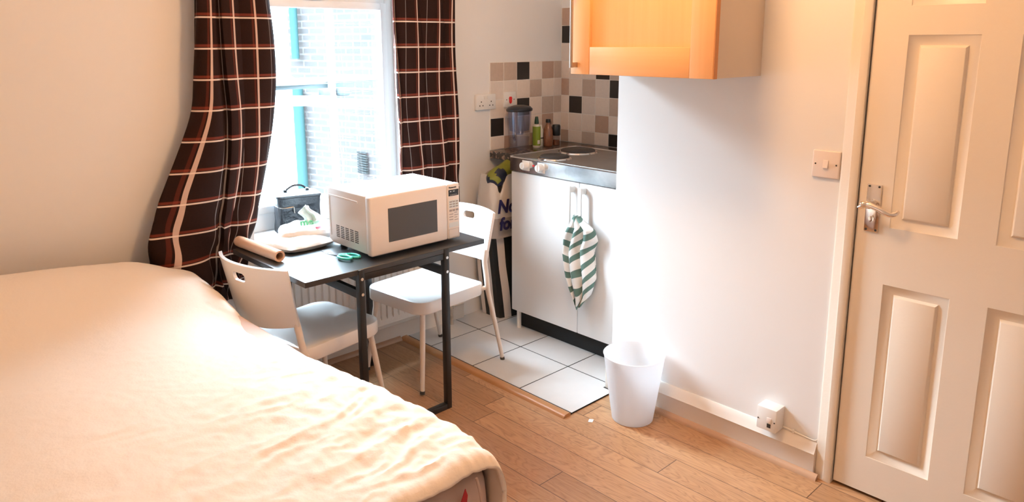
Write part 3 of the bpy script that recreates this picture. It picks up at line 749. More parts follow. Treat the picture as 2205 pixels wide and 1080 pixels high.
bm = nb(); box(bm, (-1.90, ty1-.014, .56), (-1.46, ty1+.006, TZ-.020), .002); obj('back_batten', bm, 'black_metal', tb)
for px in (-1.877, -1.486):
    bm = nb(); box(bm, (px-pw/2, ty1-.016, 0), (px+pw/2, ty1+.008, .56), .002); obj('leg', bm, 'black_metal', tb)

# ------------------------------------------------------------------ chairs (local: faces +x, seat centre at origin)
def make_chair(label, loc, rz):
    c = thing('dining_chair', label, 'chair', loc, rz, 'white metal legged dining chairs')
    H = .402; hw, hl, r = .192, .190, .055
    def outline(ins, fl):
        o = []
        X0, X1, Y0, Y1 = -hl+ins, hl-ins+fl, -hw+ins, hw-ins
        for (cx, cy, a0, rr) in ((X1-r, Y0+r, -PI/2, r-ins*.5), (X1-r, Y1-r, 0, r-ins*.5), (X0+r*.6, Y1-r*.6, PI/2, r*.6), (X0+r*.6, Y0+r*.6, PI, r*.6)):
            for s in range(9):
                a = a0+PI/2*s/8; bow = 0
                o.append((cx+rr*math.cos(a), cy+rr*math.sin(a)))
        return o
    bm = nb(); rings = []
    for ins, z in ((.004, H-.056), (0, H-.050), (0, H-.006), (.0012, H-.0012), (.005, H), (.03, H-.0012), (.07, H-.005), (.12, H-.008), (.165, H-.009)):
        ring = []
        for x, y in outline(0, 0):
            k = 1-ins/.19; ring.append(Vector((x*k + (.022*(1-(y/hw)**2) if x > .1 else 0)*k, y*k, z)))
        rings.append(ring)
    V = sheet(bm, rings, closed=True); bm.faces.new(V[-1])
    s = obj('seat', bm, 'chair_plastic', c, world=False)
    for (x, y, fx, fy) in ((.155, .150, .200, .185), (.155, -.150, .200, -.185)):
        bm = nb(); tube(bm, [(x, y, H-.03), (x+(fx-x)*.5, y+(fy-y)*.5, .19), (fx, fy, .012)], [.0125, .0115, .0095], 14)
        l = obj('leg', bm, 'chair_metal', c, world=False)
        bm = nb(); tube(bm, [(fx-.001, fy, .014), (fx+.001, fy, .0)], [.0108, .0108], 14); obj('foot_cap', bm, 'rubber_grey', l, world=False)
    for s_ in (1, -1):
        path = smooth_path([(-.285, .212*s_, .012), (-.245, .208*s_, .18), (-.205, .204*s_, .335), (-.196, .203*s_, .385), (-.200, .192*s_, .44), (-.203, .180*s_, .50), (-.214, .178*s_, .55)], 5)
        bm = nb(); tube(bm, path, [.0095+.003*min(1, i/16) for i in range(len(path))], 14)
        l = obj('leg', bm, 'chair_metal', c, world=False)
        bm = nb(); tube(bm, [(-.284, .212*s_, .014), (-.287, .212*s_, .0)], .0108, 14); obj('foot_cap', bm, 'rubber_grey', l, world=False)
        bm = nb(); tube(bm, [(-.150, .150*s_, H-.028), (-.175, .185*s_, H-.028), (-.200, .203*s_, H-.022)], .010, 12)
        obj('seat_bracket', bm, 'chair_metal', c, world=False)
    # curved backrest with a hand slot
    bm = nb(); grid = []; n = 40; nz = 26
    def bk(y, z):
        e = abs(y)/.203
        x = -.264 + .062*min(1.05, e)**2.1 - .20*(z-.50)
        return Vector((x, y*(.94+.06*(z-.5)/.22), z))
    for i in range(nz+1):
        z = .500+.218*i/nz; row = []
        for j in range(n+1):
            y = -.203+.406*j/n
            zz = z + (.004 if z > .61 else -.020)*(1-(y/.203)**2)*abs(z-.61)/.11
            row.append(bk(y, zz))
        grid.append(row)
    sheet(bm, grid)
    me_o = obj('backrest', bm, 'chair_plastic', c, world=False); solid(me_o, .012, 0)
    # slot cutter
    bmc = nb(); ctr = (0, .700); pts = []
    for s in range(24):
        a = 2*PI*s/24; pts.append(((.036-.016)*(1 if math.cos(a) > 0 else -1)+.016*math.cos(a), 0.672+.017*math.sin(a)))
    prism(bmc, pts, 'x', -.42, -.20)
    cme = bpy.data.meshes.new('cut'); bmc.to_mesh(cme); bmc.free(); co = bpy.data.objects.new('cut', cme); COL.objects.link(co)
    co.parent = c
    md = me_o.modifiers.new('b', 'BOOLEAN'); md.object = co; md.operation = 'DIFFERENCE'; md.solver = 'EXACT'
    bv = me_o.modifiers.new('bev', 'BEVEL'); bv.width = .003; bv.segments = 2; bv.limit_method = 'ANGLE'; bv.angle_limit = 1.0
    apply_mods(me_o); bpy.data.objects.remove(co)
    return c
make_chair('white chair at the right end of the table, backrest towards the fridge', (-1.318, -.383, .0), PI+math.radians(5.5))
make_chair('white chair at the left end of the table, beside the bed', (-1.914, -.440, 0), math.radians(9.5))
for o in list(COL.objects):
    if o.name.startswith('dining_chair') and o.parent is None and abs(o.location.x+1.318) < .01: o.location.z = .007

# ------------------------------------------------------------------ microwave
mo = thing('microwave', 'white microwave oven on the black table', 'microwave', (-1.575, -.54, TZ))
X0, X1, Y0, Y1, Z0, Z1 = -1.790, -1.362, -.655, -.378, TZ+.014, .925
obj('casing', box(nb(), (X0+.004, Y0, Z0), (X1-.004, Y1, Z1), .006, 3), 'appliance_white', mo)
bm = nb(); box(bm, (X0, Y0-.036, Z0-.002), (-1.4265, Y0-.003, Z1), .007, 3); d_ = obj('oven_door', bm, 'appliance_white', mo)
bm = nb(); box(bm, (-1.712, Y0-.0372, .741), (-1.479, Y0-.034, .872), .001, 1); obj('door_glass', bm, 'mw_glass', d_)
bm = nb(); box(bm, (-1.4255, Y0-.036, Z0-.002), (X1, Y0-.003, Z1), .006, 3); cp = obj('control_panel', bm, 'appliance_white', mo)
YF = Y0-.0362
bm = nb(); box(bm, (-1.420, YF-.001, .876), (-1.369, YF+.001, .901)); ds = obj('display', bm, 'display_black', cp)
text('brand_lettering', 'Panasonic', .0098, face_mtx((-1.418, YF-.0003, .9075), (1, 0, 0), (0, 0, 1)), 'text_dark', cp, bold=.0003)
for k, (a, b_) in enumerate(((-1.414, -1.406), (-1.398, -1.389))): obj('display_mark', box(nb(), (a, YF-.0016, .893), (b_, YF-.0008, .8955)), 'keypad_blue', ds)
obj('display_mark', box(nb(), (-1.413, YF-.0016, .8795), (-1.377, YF-.0008, .881)), 'text_grey', ds)
obj('keypad_area', box(nb(), (-1.419, YF-.0008, .826), (-1.370, YF+.001, .858)), 'keypad_blue', cp)
obj('keypad_area', box(nb(), (-1.419, YF-.0008, .746), (-1.370, YF+.001, .765)), 'keypad_blue', cp)
bm = nb()
for i in range(3):
    for j in range(3): box(bm, (-1.416+.016*i, YF-.0014, .829+.010*j), (-1.404+.016*i, YF-.0005, .834+.010*j))
for i in range(3): box(bm, (-1.417+.017*i, YF-.0016, .812), (-1.405+.017*i, YF-.0002, .820))
for k in range(3): box(bm, (-1.418, YF-.0012, .799-.011*k), (-1.398, YF-.0002, .802-.011*k))
for k in range(4): box(bm, (-1.391, YF-.0012, .804-.010*k), (-1.378+.006*(k % 2), YF-.0002, .8065-.010*k))
box(bm, (-1.408, YF-.0012, .853), (-1.390, YF-.0002, .8545))
obj('keypad_marks', bm, 'text_grey', cp)
bm = nb()
for a, b_ in (((-1.421, .704), (-1.4205, .738)), ((-1.3695, .704), (-1.369, .738)), ((-1.421, .704), (-1.369, .7046)), ((-1.421, .7375), (-1.369, .738))): box(bm, (a[0], YF-.0006, a[1]), (b_[0], YF+.001, b_[1]))
obj('door_button', bm, 'text_grey', cp)
# side: raised frame lines and vent slots
bm = nb(); xs = X0+.004
box(bm, (xs-.003, -.400, .730), (xs+.002, -.393, .897), .0012); box(bm, (xs-.003, -.600, .889), (xs+.002, -.393, .897), .0012)
obj('side_rib', bm, 'appliance_white', mo)
bm = nb()
for i in range(5):
    for j in range(7): box(bm, (xs-.0007, -.437-.034*i-.024, .731+.0072*j), (xs+.001, -.437-.034*i, .7345+.0072*j))
obj('vent_slots', bm, 'hole_dark', mo)
for x in (X0+.05, X1-.05):
    for y in (Y0+.03, Y1-.03):
        bm = nb(); tube(bm, [(x, y, TZ), (x, y, Z0+.002)], .014, 14); obj('foot', bm, 'rubber_grey', mo)

# ------------------------------------------------------------------ things on the table and sill
# roll of baking paper
t = thing('paper_roll', 'peach coloured cardboard roll at the left end of the table', 'roll', (-2.046, -.30, TZ))
a = Vector((-2.062, -.150, TZ+.022)); b_ = Vector((-2.044, -.465, TZ+.022))
bm = nb(); tube(bm, [a, a+(b_-a)*.06, a+(b_-a)*.94, b_], [.0205, .022, .022, .0215], 24, cap=False)
tube(bm, [b_, b_+(a-b_)*.3], [.0150, .0150], 24, cap=False)
# annulus end and back cap
x_, y_ = frame_of(b_-a)
for rr0, rr1, P in ((.0215, .0150, b_), (.0205, .002, a)):
    A = [bm.verts.new(P+x_*math.cos(2*PI*k/24)*rr0+y_*math.sin(2*PI*k/24)*rr0) for k in range(24)]; B = [bm.verts.new(P+x_*math.cos(2*PI*k/24)*rr1+y_*math.sin(2*PI*k/24)*rr1) for k in range(24)]
    for k in range(24): bm.faces.new((A[k], A[(k+1) % 24], B[(k+1) % 24], B[k]))
obj('roll', bm, 'peach_paper', t)
bm = nb(); tube(bm, [b_+(a-b_)*.02, b_+(a-b_)*.28], .0148, 20, cap=False); obj('cardboard_core', bm, 'tube_inner', t)['label'] = 'brown cardboard core'
# puffy plastic bag helper: pillow shaped sack
def pillow(bm, ctr, ax, ay, h, z0, seed, n=26, sharp=.55, mi=0, lean=0):
    ctr = Vector((ctr[0], ctr[1], 0)); ax = Vector(ax); ay = Vector(ay)
    for side in (1, -1):
        grid = []
        for i in range(n+1):
            row = []
            for j in range(n+1):
                u, v = i/n*2-1, j/n*2-1
                k = (max(0, 1-abs(u)**3)**sharp)*(max(0, 1-abs(v)**3)**sharp)
                p = ctr + ax*u*(1-.06*v*v) + ay*v*(1-.06*u*u)
                nz_ = noise.noise(Vector((u*2.3+seed, v*2.3, seed)))*.25 + noise.noise(Vector((u*6+seed, v*6, seed)))*.12
                z = z0 + h*.42 + (h*.58*k*(1+nz_) if side > 0 else -h*.42*min(1, k*1.6))
                row.append(Vector((p.x, p.y, max(z0+.0005, z))))
            grid.append(row)
        sheet(bm, grid, mi)
bm = nb(); pillow(bm, (-1.905, -.300), (.108, .006, 0), (-.034, .118, 0), .046, TZ, 2.1)
tag(obj('plastic_bag', bm, 'poly_white'), 'crumpled white plastic packet lying flat beside the cardboard roll', 'plastic bag')
t = thing('tissue_pack', 'white and green tissue pack with a tissue pulled out, in front of the black bag', 'tissues', (-1.80, -.26, TZ))
bm = nb(); NP = 26; pillow(bm, (-1.822, -.262), (.106, -.040, 0), (.035, .080, 0), .054, TZ+.022, 5.3, sharp=.40); bm.faces.ensure_lookup_table()
for i in range(NP):
    for j in range(NP):
        if 6 <= i and 5 <= j <= 20 and i <= 23: bm.faces[i*NP+j].material_index = 1
obj('wrapper', bm, ['paper_smooth', 'pack_green'], t)
text('lettering', 'me', .042, face_mtx((-1.872, -.305, TZ+.0805), (1, -.36, .0), (.36, .80, .75)), 'text_green', t, ext=.0012, bold=.0012)
for p, q in (((-1.868, -.250), (-1.852, -.258)), ((-1.822, -.330), (-1.800, -.338))):
    bm = nb(); box(bm, (p[0], q[1]-.004, TZ+.060), (q[0], p[1]-.002, TZ+.0735), .002); obj('pink_print', bm, 'pack_pink', t)
bm = nb(); grid = []
for i in range(15):
    z = i/14; row = []
    for j in range(13):
        v = j/12*2-1
        w = (.016+.024*math.sin(min(1, z*1.1)*PI*.80)) * (1-.6*max(0, z-.7)/.3)
        cx_ = -1.812 + .016*math.sin(z*5.2) + .012*z; cy_ = -.252
        fd = .009*math.sin(v*6+z*4)
        x = cx_ + v*w*.72 + fd*.69; y = cy_ - v*w*.69 + fd*.72
        row.append(Vector((x, y, TZ+.062+.078*z+.008*math.cos(v*2.2)*z)))
    grid.append(row)
sheet(bm, grid); o = obj('tissue', bm, 'paper_smooth', t); solid(o, .001)
# scissors
t = thing('scissors', 'scissors with turquoise handles lying on the table before the microwave', 'scissors', (-1.84, -.55, TZ))
zt = TZ+.004
for sgn, name in ((1, 'blade'), (-1, 'blade')):
    A = Vector((-1.868, -.452, zt)); B = Vector((-1.846, -.552, zt)); dd = (B-A).normalized(); nr = Vector((-dd.y, dd.x, 0))
    bm = nb(); pts = [A, A+(B-A)*.3+nr*.004*sgn, B+nr*.006*sgn, B+nr*.001*sgn, A+(B-A)*.3-nr*.0005*sgn]
    t_ = bmesh.new(); lo = [t_.verts.new(p+Vector((0, 0, .001*sgn))) for p in pts]; hi = [t_.verts.new(p+Vector((0, 0, .001*sgn+.0012))) for p in pts]
    t_.faces.new(lo); t_.faces.new(hi[::-1])
    for k in range(5): t_.faces.new((lo[k], hi[k], hi[(k+1) % 5], lo[(k+1) % 5]))
    merge(bm, t_); bl = obj('blade', bm, 'blade', t)
    C0 = B+dd*.052+nr*.021*sgn*-1
    loop = [C0+dd*(.031*math.cos(a_))+nr*(.016*math.sin(a_)) for a_ in [2*PI*k/22 for k in range(23)]]
    bm = nb(); tube(bm, [Vector((p.x, p.y, zt+.003+.002*sgn)) for p in loop], .0052, 10, cap=False)
    tube(bm, [Vector((B.x, B.y, zt+.002)), C0-dd*.028+Vector((0, 0, .003))+nr*.006*sgn], [.005, .006], 10)
    obj('finger_loop', bm, 'turquoise', t)
# black cool bag on the sill
bz = WZ0
t = thing('cool_bag', 'small black zipped lunch bag with handle on the window sill', 'bag', (-1.695, .060, bz), math.radians(-14))
hx, hy, hz = .096, .062, .163
bm = nb(); n = 18; rings = []
for i in range(13):
    k = i/12; z = .001+hz*k; ring = []
    for s in range(64):
        a_ = 2*PI*s/64; ca, sa = math.cos(a_), math.sin(a_); e = .22
        x = math.copysign(abs(ca)**e, ca)*hx*(1-.04*math.sin(PI*k)+.012*noise.noise(Vector((ca*3, sa*3, k*5)))*2); y = math.copysign(abs(sa)**e, sa)*hy*(1+.03*math.sin(k*7)+.03*noise.noise(Vector((ca*4, sa*4, k*4+3))))
        ring.append(Vector((x, y, z)))
    rings.append(ring)
V = sheet(bm, rings, closed=True); bm.faces.new(V[0][::-1]); bm.faces.new(V[-1]); obj('body', bm, 'bag_black', t, world=False)
bm = nb(); rings = []
for ins, z in ((0, hz+.0005), (-.004, hz+.004), (-.004, hz+.012), (.004, hz+.017), (.03, hz+.021), (.055, hz+.022)):
    ring = []
    for s in range(64):
        a_ = 2*PI*s/64; ca, sa = math.cos(a_), math.sin(a_); e = .25
        ring.append(Vector((math.copysign(abs(ca)**e, ca)*(hx-ins), math.copysign(abs(sa)**e, sa)*(hy-ins*.9), z)))
    rings.append(ring)
V = sheet(bm, rings, closed=True); bm.faces.new(V[-1]); bm.faces.new(V[0][::-1]); obj('lid', bm, 'bag_black', t, world=False)
bm = nb(); tube(bm, smooth_path([(-.052, -.01, hz+.020), (-.040, -.008, hz+.034), (-.012, 0, hz+.046), (.020, .004, hz+.045), (.040, .008, hz+.034), (.050, .01, hz+.020)], 6), .0022, 8, flat=2.0); obj('handle', bm, 'bag_black', t, world=False)
for x in (-.050, .048): obj('handle_clip', box(nb(), (x-.007, -.012, hz+.018), (x+.007, .012, hz+.032), .002), 'bag_black', t, world=False)
bm = nb(); tube(bm, smooth_path([(-hx-.002, .03, hz*.80), (-hx-.001, -.03, hz*.78), (-hx+.02, -hy-.002, hz*.76), (-.03, -hy-.003, hz*.77)], 6), .002, 6); tube(bm, [(-.03, -hy-.006, hz*.77), (-.028, -hy-.008, hz*.60)], .0025, 8); obj('zip', bm, 'steel_dull', t, world=False)

# ------------------------------------------------------------------ kitchen unit
t = thing('kitchen_unit', 'white two-door kitchenette base unit with fridge under the steel hob', 'kitchen unit', (-.38, -.70, .007))
XU = -.7105
bm = nb(); box(bm, (XU+.022, -1.085, .118), (-.02, -.318, .848), .002); obj('carcass', bm, 'white_lacquer', t)
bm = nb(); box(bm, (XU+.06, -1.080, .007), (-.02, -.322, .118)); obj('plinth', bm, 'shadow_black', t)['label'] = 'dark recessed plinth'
for ya, yb, yh, side in ((-.3155, -.7675, -.735, 0), (-.7705, -1.090, -.803, 1)):
    bm = nb(); box(bm, (XU-.0, yb, .112), (XU+.021, ya, .846), .003); dd_ = obj('unit_door', bm, 'white_lacquer', t)
    bm = nb(); box(bm, (XU-.040, yh-.011, .610 if side else .640), (XU-.029, yh+.011, .832), .004)
    zlo = .612 if side else .645
    for z in (zlo+.008, .815): box(bm, (XU-.034, yh-.012, z-.014), (XU+.001, yh+.012, z+.014), .005)
    obj('door_handle', bm, 'plastic_white', dd_)
    if side:
        bm = nb()
        tube(bm, [(XU-.003, -1.005, .82), (XU+.001, -1.005, .82)], .012, 18); obj('lock_ring', bm, 'chrome', dd_)
obj('hinge_foot', tube(nb(), [(XU+.035, -.335, .007), (XU+.035, -.335, .110)], .012, 12), 'plastic_white', t)
# steel hob top
hb = thing('hob', 'stainless steel electric hob top with two dark plates and white knobs', 'hob', (-.42, -.70, .849))
HX0, HX1, HY0, HY1, HT = -.716, -.215, YN+.006, -.312, .922
bm = nb(); prism(bm, [(HX0, .851), (HX0, HT-.004), (HX0+.004, HT), (HX0+.03, HT-.002), (HX1, HT-.002), (HX1, HT-.02), (HX0+.025, HT-.02), (HX0+.025, .851)], 'y', HY0, HY1)
obj('front_panel', bm, 'steel', hb)
bm = nb(); box(bm, (HX0+.022, HY0+.004, HT-.003), (HX1-.004, HY1-.004, HT+.0005)); 
obj('hob_surface', bm, 'steel_dull', hb)
bm = nb(); tube(bm, [(HX0+.002, HY1, HT+.001), (HX1, HY1, HT+.001), (HX1, HY0, HT+.001)], .0035, 8); obj('rim', bm, 'steel', hb)
for cx, cy, r in ((-.612, -.520, .072), (-.372, -.462, .090)):
    bm = nb(); lathe(bm, [(0, .016), (r*.22, .0165), (r*.24, .0155), (r*.92, .0165), (r, .012), (r, .002)], (cx, cy, HT), 40); pl_ = obj('hot_plate', bm, 'hob_iron', hb)
    bm = nb(); lathe(bm, [(r+.001, .006), (r+.004, .008), (r+.012, .006), (r+.016, .0)], (cx, cy, HT), 40); obj('plate_ring', bm, 'chrome', pl_)
for cy in (-.425, -.530):
    bm = nb(); box(bm, (HX0-.003, cy-.024, .862), (HX0+.001, cy+.024, .912), .001)
    rx = Matrix.Rotation(-PI/2, 3, 'Y')
    t_ = bmesh.new(); lathe(t_, [(0, .030), (.016, .030), (.0175, .027), (.0195, .004), (.0195, 0)], (0, 0, 0), 28)
    for v in t_.verts: v.co = rx @ v.co + Vector((HX0-.002, cy-.002, .889))
    merge(bm, t_); box(bm, (HX0-.036, cy-.005, .873), (HX0-.030, cy+.001, .905), .001); obj('knob', bm, 'plastic_white', hb)
bm = nb(); tube(bm, [(HX0-.003, -.477, .892), (HX0+.001, -.477, .892)], .0052, 14); obj('indicator_light', bm, 'socket_red', hb)['label'] = 'small red indicator'
# worktop
bm = nb(); box(bm, (-.582, -.3085, .864), (-.010, -.010, .905), .003); box(bm, (-.211, YN+.004, .864), (-.010, -.3085, .905), .003)
tag(obj('worktop', bm, 'worktop_granite'), 'dark speckled stone-look worktop filling the kitchen corner', 'worktop')

# ------------------------------------------------------------------ worktop items
WT = .905
t = thing('water_filter_jug', 'smoky blue plastic water filter jug with black lid on the worktop', 'jug', (-.448, -.105, WT))
bm = nb(); lathe(bm, [(.062, .002), (.066, .008), (.070, .10), (.076, .20), (.078, .218)], (-.448, -.105, WT), 40, sx=1.0, sy=.72); o = obj('outer_jug', bm, 'jug_plastic_low', t)
bm = nb(); lathe(bm, [(0, .085), (.022, .085), (.028, .10), (.062, .108), (.070, .20), (.072, .216)], (-.448, -.105, WT), 40, sx=1.0, sy=.70); obj('filter_funnel', bm, 'jug_plastic', t)['label'] = 'blue tinted filter funnel'
bm = nb(); lathe(bm, [(.080, .212), (.083, .216), (.083, .224), (.070, .236), (.035, .244), (0, .246)], (-.448, -.105, WT), 40, sx=1.0, sy=.72); box(bm, (-.515, -.118, WT+.212), (-.495, -.092, WT+.226), .004); obj('lid', bm, 'jug_lid', t)
bm = nb(); tube(bm, smooth_path([(-.498, -.120, WT+.205), (-.512, -.126, WT+.18), (-.512, -.126, WT+.09), (-.496, -.120, WT+.06)], 6), .007, 10); obj('handle', bm, 'jug_plastic', t)
bm = nb(); lathe(bm, [(0, .003), (.060, .003), (.064, .07), (0, .07)], (-.448, -.105, WT), 30, sx=.97, sy=.70); obj('water', bm, 'jug_plastic_low', t)
def bottle(name, label, cat, cx, cy, parts):
    t = thing(name, label, cat, (cx, cy, WT))
    for pn, prof, m in parts: obj(pn, lathe(nb(), prof, (cx, cy, WT+.0), 24), m, t)
    return t
bt = bottle('squeeze_bottle', 'slim green bottle with dark green nozzle cap beside the filter jug', 'bottle', -.307, -.098,
    [('bottle_body', [(0, 0), (.020, 0), (.022, .004), (.022, .118), (.018, .128), (.009, .132), (0, .132)], 'bottle_white'),
     ('label_sleeve', [(.0225, .012), (.0228, .014), (.0228, .116), (.0225, .118)], 'bottle_green'),
     ('nozzle_cap', [(.0085, .130), (.0125, .132), (.0115, .148), (.0085, .168), (.007, .172), (0, .172)], 'cap_green')])
bm = nb(); box(bm, (-.323, -.1235, WT+.020), (-.305, -.1195, WT+.042), .001); obj('label_print', bm, 'bottle_white', bt)
bottle('white_bottle', 'short white bottle with dark print behind the green bottle', 'bottle', -.262, -.083,
    [('bottle_body', [(0, 0), (.015, 0), (.017, .003), (.017, .092), (.012, .104), (.010, .122), (0, .124)], 'bottle_white'),
     ('label_band', [(.0174, .044), (.0176, .045), (.0176, .050), (.0174, .051)], 'text_dark')])
bottle('glass_bottle', 'brown patterned glass bottle with black cap between white bottle and pepper mill', 'bottle', -.228, -.112,
    [('bottle_body', [(0, 0), (.022, 0), (.026, .004), (.028, .05), (.026, .095), (.016, .118), (.011, .128), (.011, .136), (0, .136)], 'glass_brown'),
     ('cap', [(.0135, .134), (.0145, .136), (.0145, .150), (.012, .153), (0, .153)], 'cap_black')])
bottle('small_bottle', 'small brown-capped bottle just behind the brown glass bottle', 'bottle', -.170, -.062,
    [('bottle_body', [(0, 0), (.017, 0), (.019, .004), (.019, .09), (.012, .105), (.011, .118), (0, .118)], 'glass_brown'),
     ('cap', [(.0135, .116), (.015, .118), (.015, .132), (0, .134)], 'cap_brown')])
bottle('pepper_mill', 'clear glass mill with tall black top at the corner of the worktop', 'pepper mill', -.178, -.128,
    [('grinder_top', [(.021, .058), (.024, .062), (.024, .112), (.020, .120), (0, .122)], 'cap_black'),
     ('glass_jar', [(0, .001), (.021, .001), (.022, .004), (.020, .050), (.021, .060)], 'mill_glass'),
     ('peppercorns', [(0, .004), (.018, .004), (.017, .034), (0, .036)], 'glass_brown')])

# ------------------------------------------------------------------ bags beside the unit
t = thing('striped_shopper', 'black and white striped shopping bag standing left of the kitchen unit', 'bag', (-.56, -.13, .007))
bm = nb(); rings = []; zb = .0085; n = 15
stops = []
prof = [(-.665, -.175), (-.600, -.200), (-.535, -.205), (-.470, -.200), (-.455, -.115), (-.470, -.040), (-.540, -.035), (-.610, -.035), (-.672, -.040), (-.6715, -.085), (-.669, -.130)]
# densify the outline
dense = []
for k in range(len(prof)):
    a_, b2 = Vector((*prof[k], 0)), Vector((*prof[(k+1) % len(prof)], 0))
    m_ = max(2, int((b2-a_).length/.012))
    for s in range(m_): dense.append((a_+(b2-a_)*s/m_))
acc = [0]
for k in range(1, len(dense)): acc.append(acc[-1]+(dense[k]-dense[k-1]).length)
for i in range(23):
    k = i/22; z = zb+.47*k; ring = []
    for p, s in zip(dense, acc):
        f_ = 1+.10*math.sin(PI*min(1, k*1.1))*.3
        q = Vector((-.555+(p.x+.555)*(f_+.015*noise.noise(Vector((s*9, k*3, 1)))), -.12+(p.y+.12)*(1-.10*k+.09*noise.noise(Vector((s*9, k*3, 4)))), z))
        q.x -= .055*k*(1 if p.x < -.6 else .3)
        ring.append(q)
    rings.append(ring)
V = sheet(bm, rings, closed=True); bm.faces.new(V[0][::-1])
nd = len(dense); bm.faces.ensure_lookup_table()
tot = acc[-1]+.012
for fi in range(22*nd):
    j = fi % nd; s = acc[j]; bm.faces[fi].material_index = 1 if ((s+.010) % .074) < .036 else 0
obj('bag_body', bm, ['stripe_white', 'stripe_black'], t)
t = thing('carrier_bag', 'cream carrier bag with dark blue lettering stuffed above the striped bag', 'bag', (-.60, -.15, .47))
bm = nb(); rings = []
for i in range(23):
    k = i/22; z = .475+.34*k; ring = []
    for s in range(56):
        a_ = 2*PI*s/56; ca, sa = math.cos(a_), math.sin(a_); e = .45
        hx_ = .150+.015*math.sin(PI*k)-.01*k; hy_ = .082-.02*abs(k-.5)
        wn_ = 1+.05*noise.noise(Vector((ca*3, sa*3, k*4)))
        top = 0
        if k > .55:   # v-shaped dip between two handle peaks
            top = -.10*(k-.55)/.45*math.exp(-((ca*hx_+.075)/.035)**2)*(1 if sa < .2 else .3)
        x = -.598+math.copysign(abs(ca)**e, ca)*hx_*wn_; y = -.155+math.copysign(abs(sa)**e, sa)*hy_*wn_
        ring.append(Vector((min(x, -.43) if y < -.2 else x, max(y, -.248), z+top)))
    rings.append(ring)
V = sheet(bm, rings, closed=True); bm.faces.new(V[0][::-1])
bm.faces.ensure_lookup_table()
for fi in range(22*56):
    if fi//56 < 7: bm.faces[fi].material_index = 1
obj('bag_body', bm, ['tote_cream', 'tote_grey'], t)
text('lettering', 'No', .098, face_mtx((-.748, -.2500, .620), (1, 0, -.05), (0, 0, 1)), 'text_blue', t, bold=.003, ext=.0015, shear=.12)
text('lettering', 'for', .092, face_mtx((-.734, -.2500, .528), (1, 0, -.02), (0, 0, 1)), 'text_blue', t, bold=.003, ext=.0015, shear=.12)
t = thing('folded_bag', 'yellow-green and navy folded bag poking out of the carrier bag', 'bag', (-.60, -.15, .78))
bm = nb(); path = smooth_path([(-.735, -.200, .768), (-.705, -.190, .790), (-.62, -.165, .812), (-.55, -.145, .826), (-.48, -.13, .830)], 6)
tube(bm, path, [.030+.018*min(1, i/5) for i in range(len(path))], 18); 
for v in bm.verts: v.co += Vector((0, 0, 1))*.007*noise.noise(v.co*22)
bm.faces.ensure_lookup_table()
for f in bm.faces:
    c_ = f.calc_center_median()
    if noise.noise(Vector((c_.x*13, c_.y*20, c_.z*16+4))) > .02: f.material_index = 1
obj('roll', bm, ['bag_yellowgreen', 'bag_navy'], t)

# ------------------------------------------------------------------ tea towel
bm = nb(); grid = []; N = 70; Mn = 48
cl = [(.690, -.800), (.62, -.800), (.52, -.798), (.42, -.800), (.33, -.805), (.27, -.812)]
for i in range(N+1):
    k = i/N; z = .705-.42*k
    wl = interp([(.285, -.785), (.33, -.765), (.40, -.735), (.45, -.722), (.52, -.716), (.60, -.735), (.66, -.775), (.70, -.790)], z)
    wr = interp([(.285, -.835), (.33, -.880), (.42, -.905), (.50, -.895), (.55, -.885), (.60, -.905), (.65, -.895), (.68, -.845), (.70, -.812)], z)
    row = []
    for j in range(Mn+1):
        v = j/Mn; y = wl+(wr-wl)*v
        amp = .016*min(1, (1-k)*3+.5)
        x = XU-.038 - .012*math.sin(PI*v) - amp*(math.sin(v*PI*5+1.2*math.sin(k*4)+k*2.2)) - .014*math.exp(-((k-.12)/.14)**2)
        y += .008*math.cos(v*PI*5+k*3)
        row.append(Vector((min(x, XU-.004), y, z - .028*math.sin(v*PI)*(k > .5)*(k-.5)*2 + .018*(v-.5)*(k))))
    grid.append(row)
def tuv(i, j):
    k, v = i/N, j/Mn
    return (v, k*.42 + (v*.16 if v > .33 else .055*v/.33*0 + .0) + .012*math.sin(v*11+k*6))
sheet(bm, grid, uvf=tuv); o = obj('tea_towel', bm, 'towel_cloth'); solid(o, .0025)
tag(o, 'green and white striped tea towel hanging from the unit door handle', 'tea towel')

# ------------------------------------------------------------------ wall cabinet
t = thing('wall_cabinet', 'beech shaker-style wall cupboard hung above the white partition wall', 'cupboard', (XW, -1.41, 1.366))
CX0, CX1, CY0, CY1, CZ0, CZ1 = -1.172, XW, -1.713, -1.118, 1.368, 2.09
bm = nb(); box(bm, (CX0+.024, CY0, CZ0+.001), (CX1, CY1, CZ1), .001); obj('carcass', bm, 'cab_side', t)['label'] = 'plain beige side panels'
bm = nb(); xd0, xd1 = CX0, CX0+.022
sw = .087
bm = nb(); box(bm, (xd0+.015, CY0+sw-.006, CZ0+.09), (xd1-.0005, CY1-sw+.006, CZ1-.09))
dd_ = obj('cupboard_door', bm, 'beech_v', t)
for (a_, b2) in ((CY1-sw, CY1), (CY0, CY0+sw)):
    bm = nb(); box(bm, (xd0, a_, CZ0), (xd1, b2, CZ1), .002, 2); obj('door_stile', bm, 'beech_v', dd_)
for (a_, b2) in ((CZ0, CZ0+.098), (CZ1-.098, CZ1)):
    bm = nb(); box(bm, (xd0+.001, CY0+sw+.0006, a_), (xd1, CY1-sw-.0006, b2), .002, 2); obj('door_rail', bm, 'beech_h', dd_)

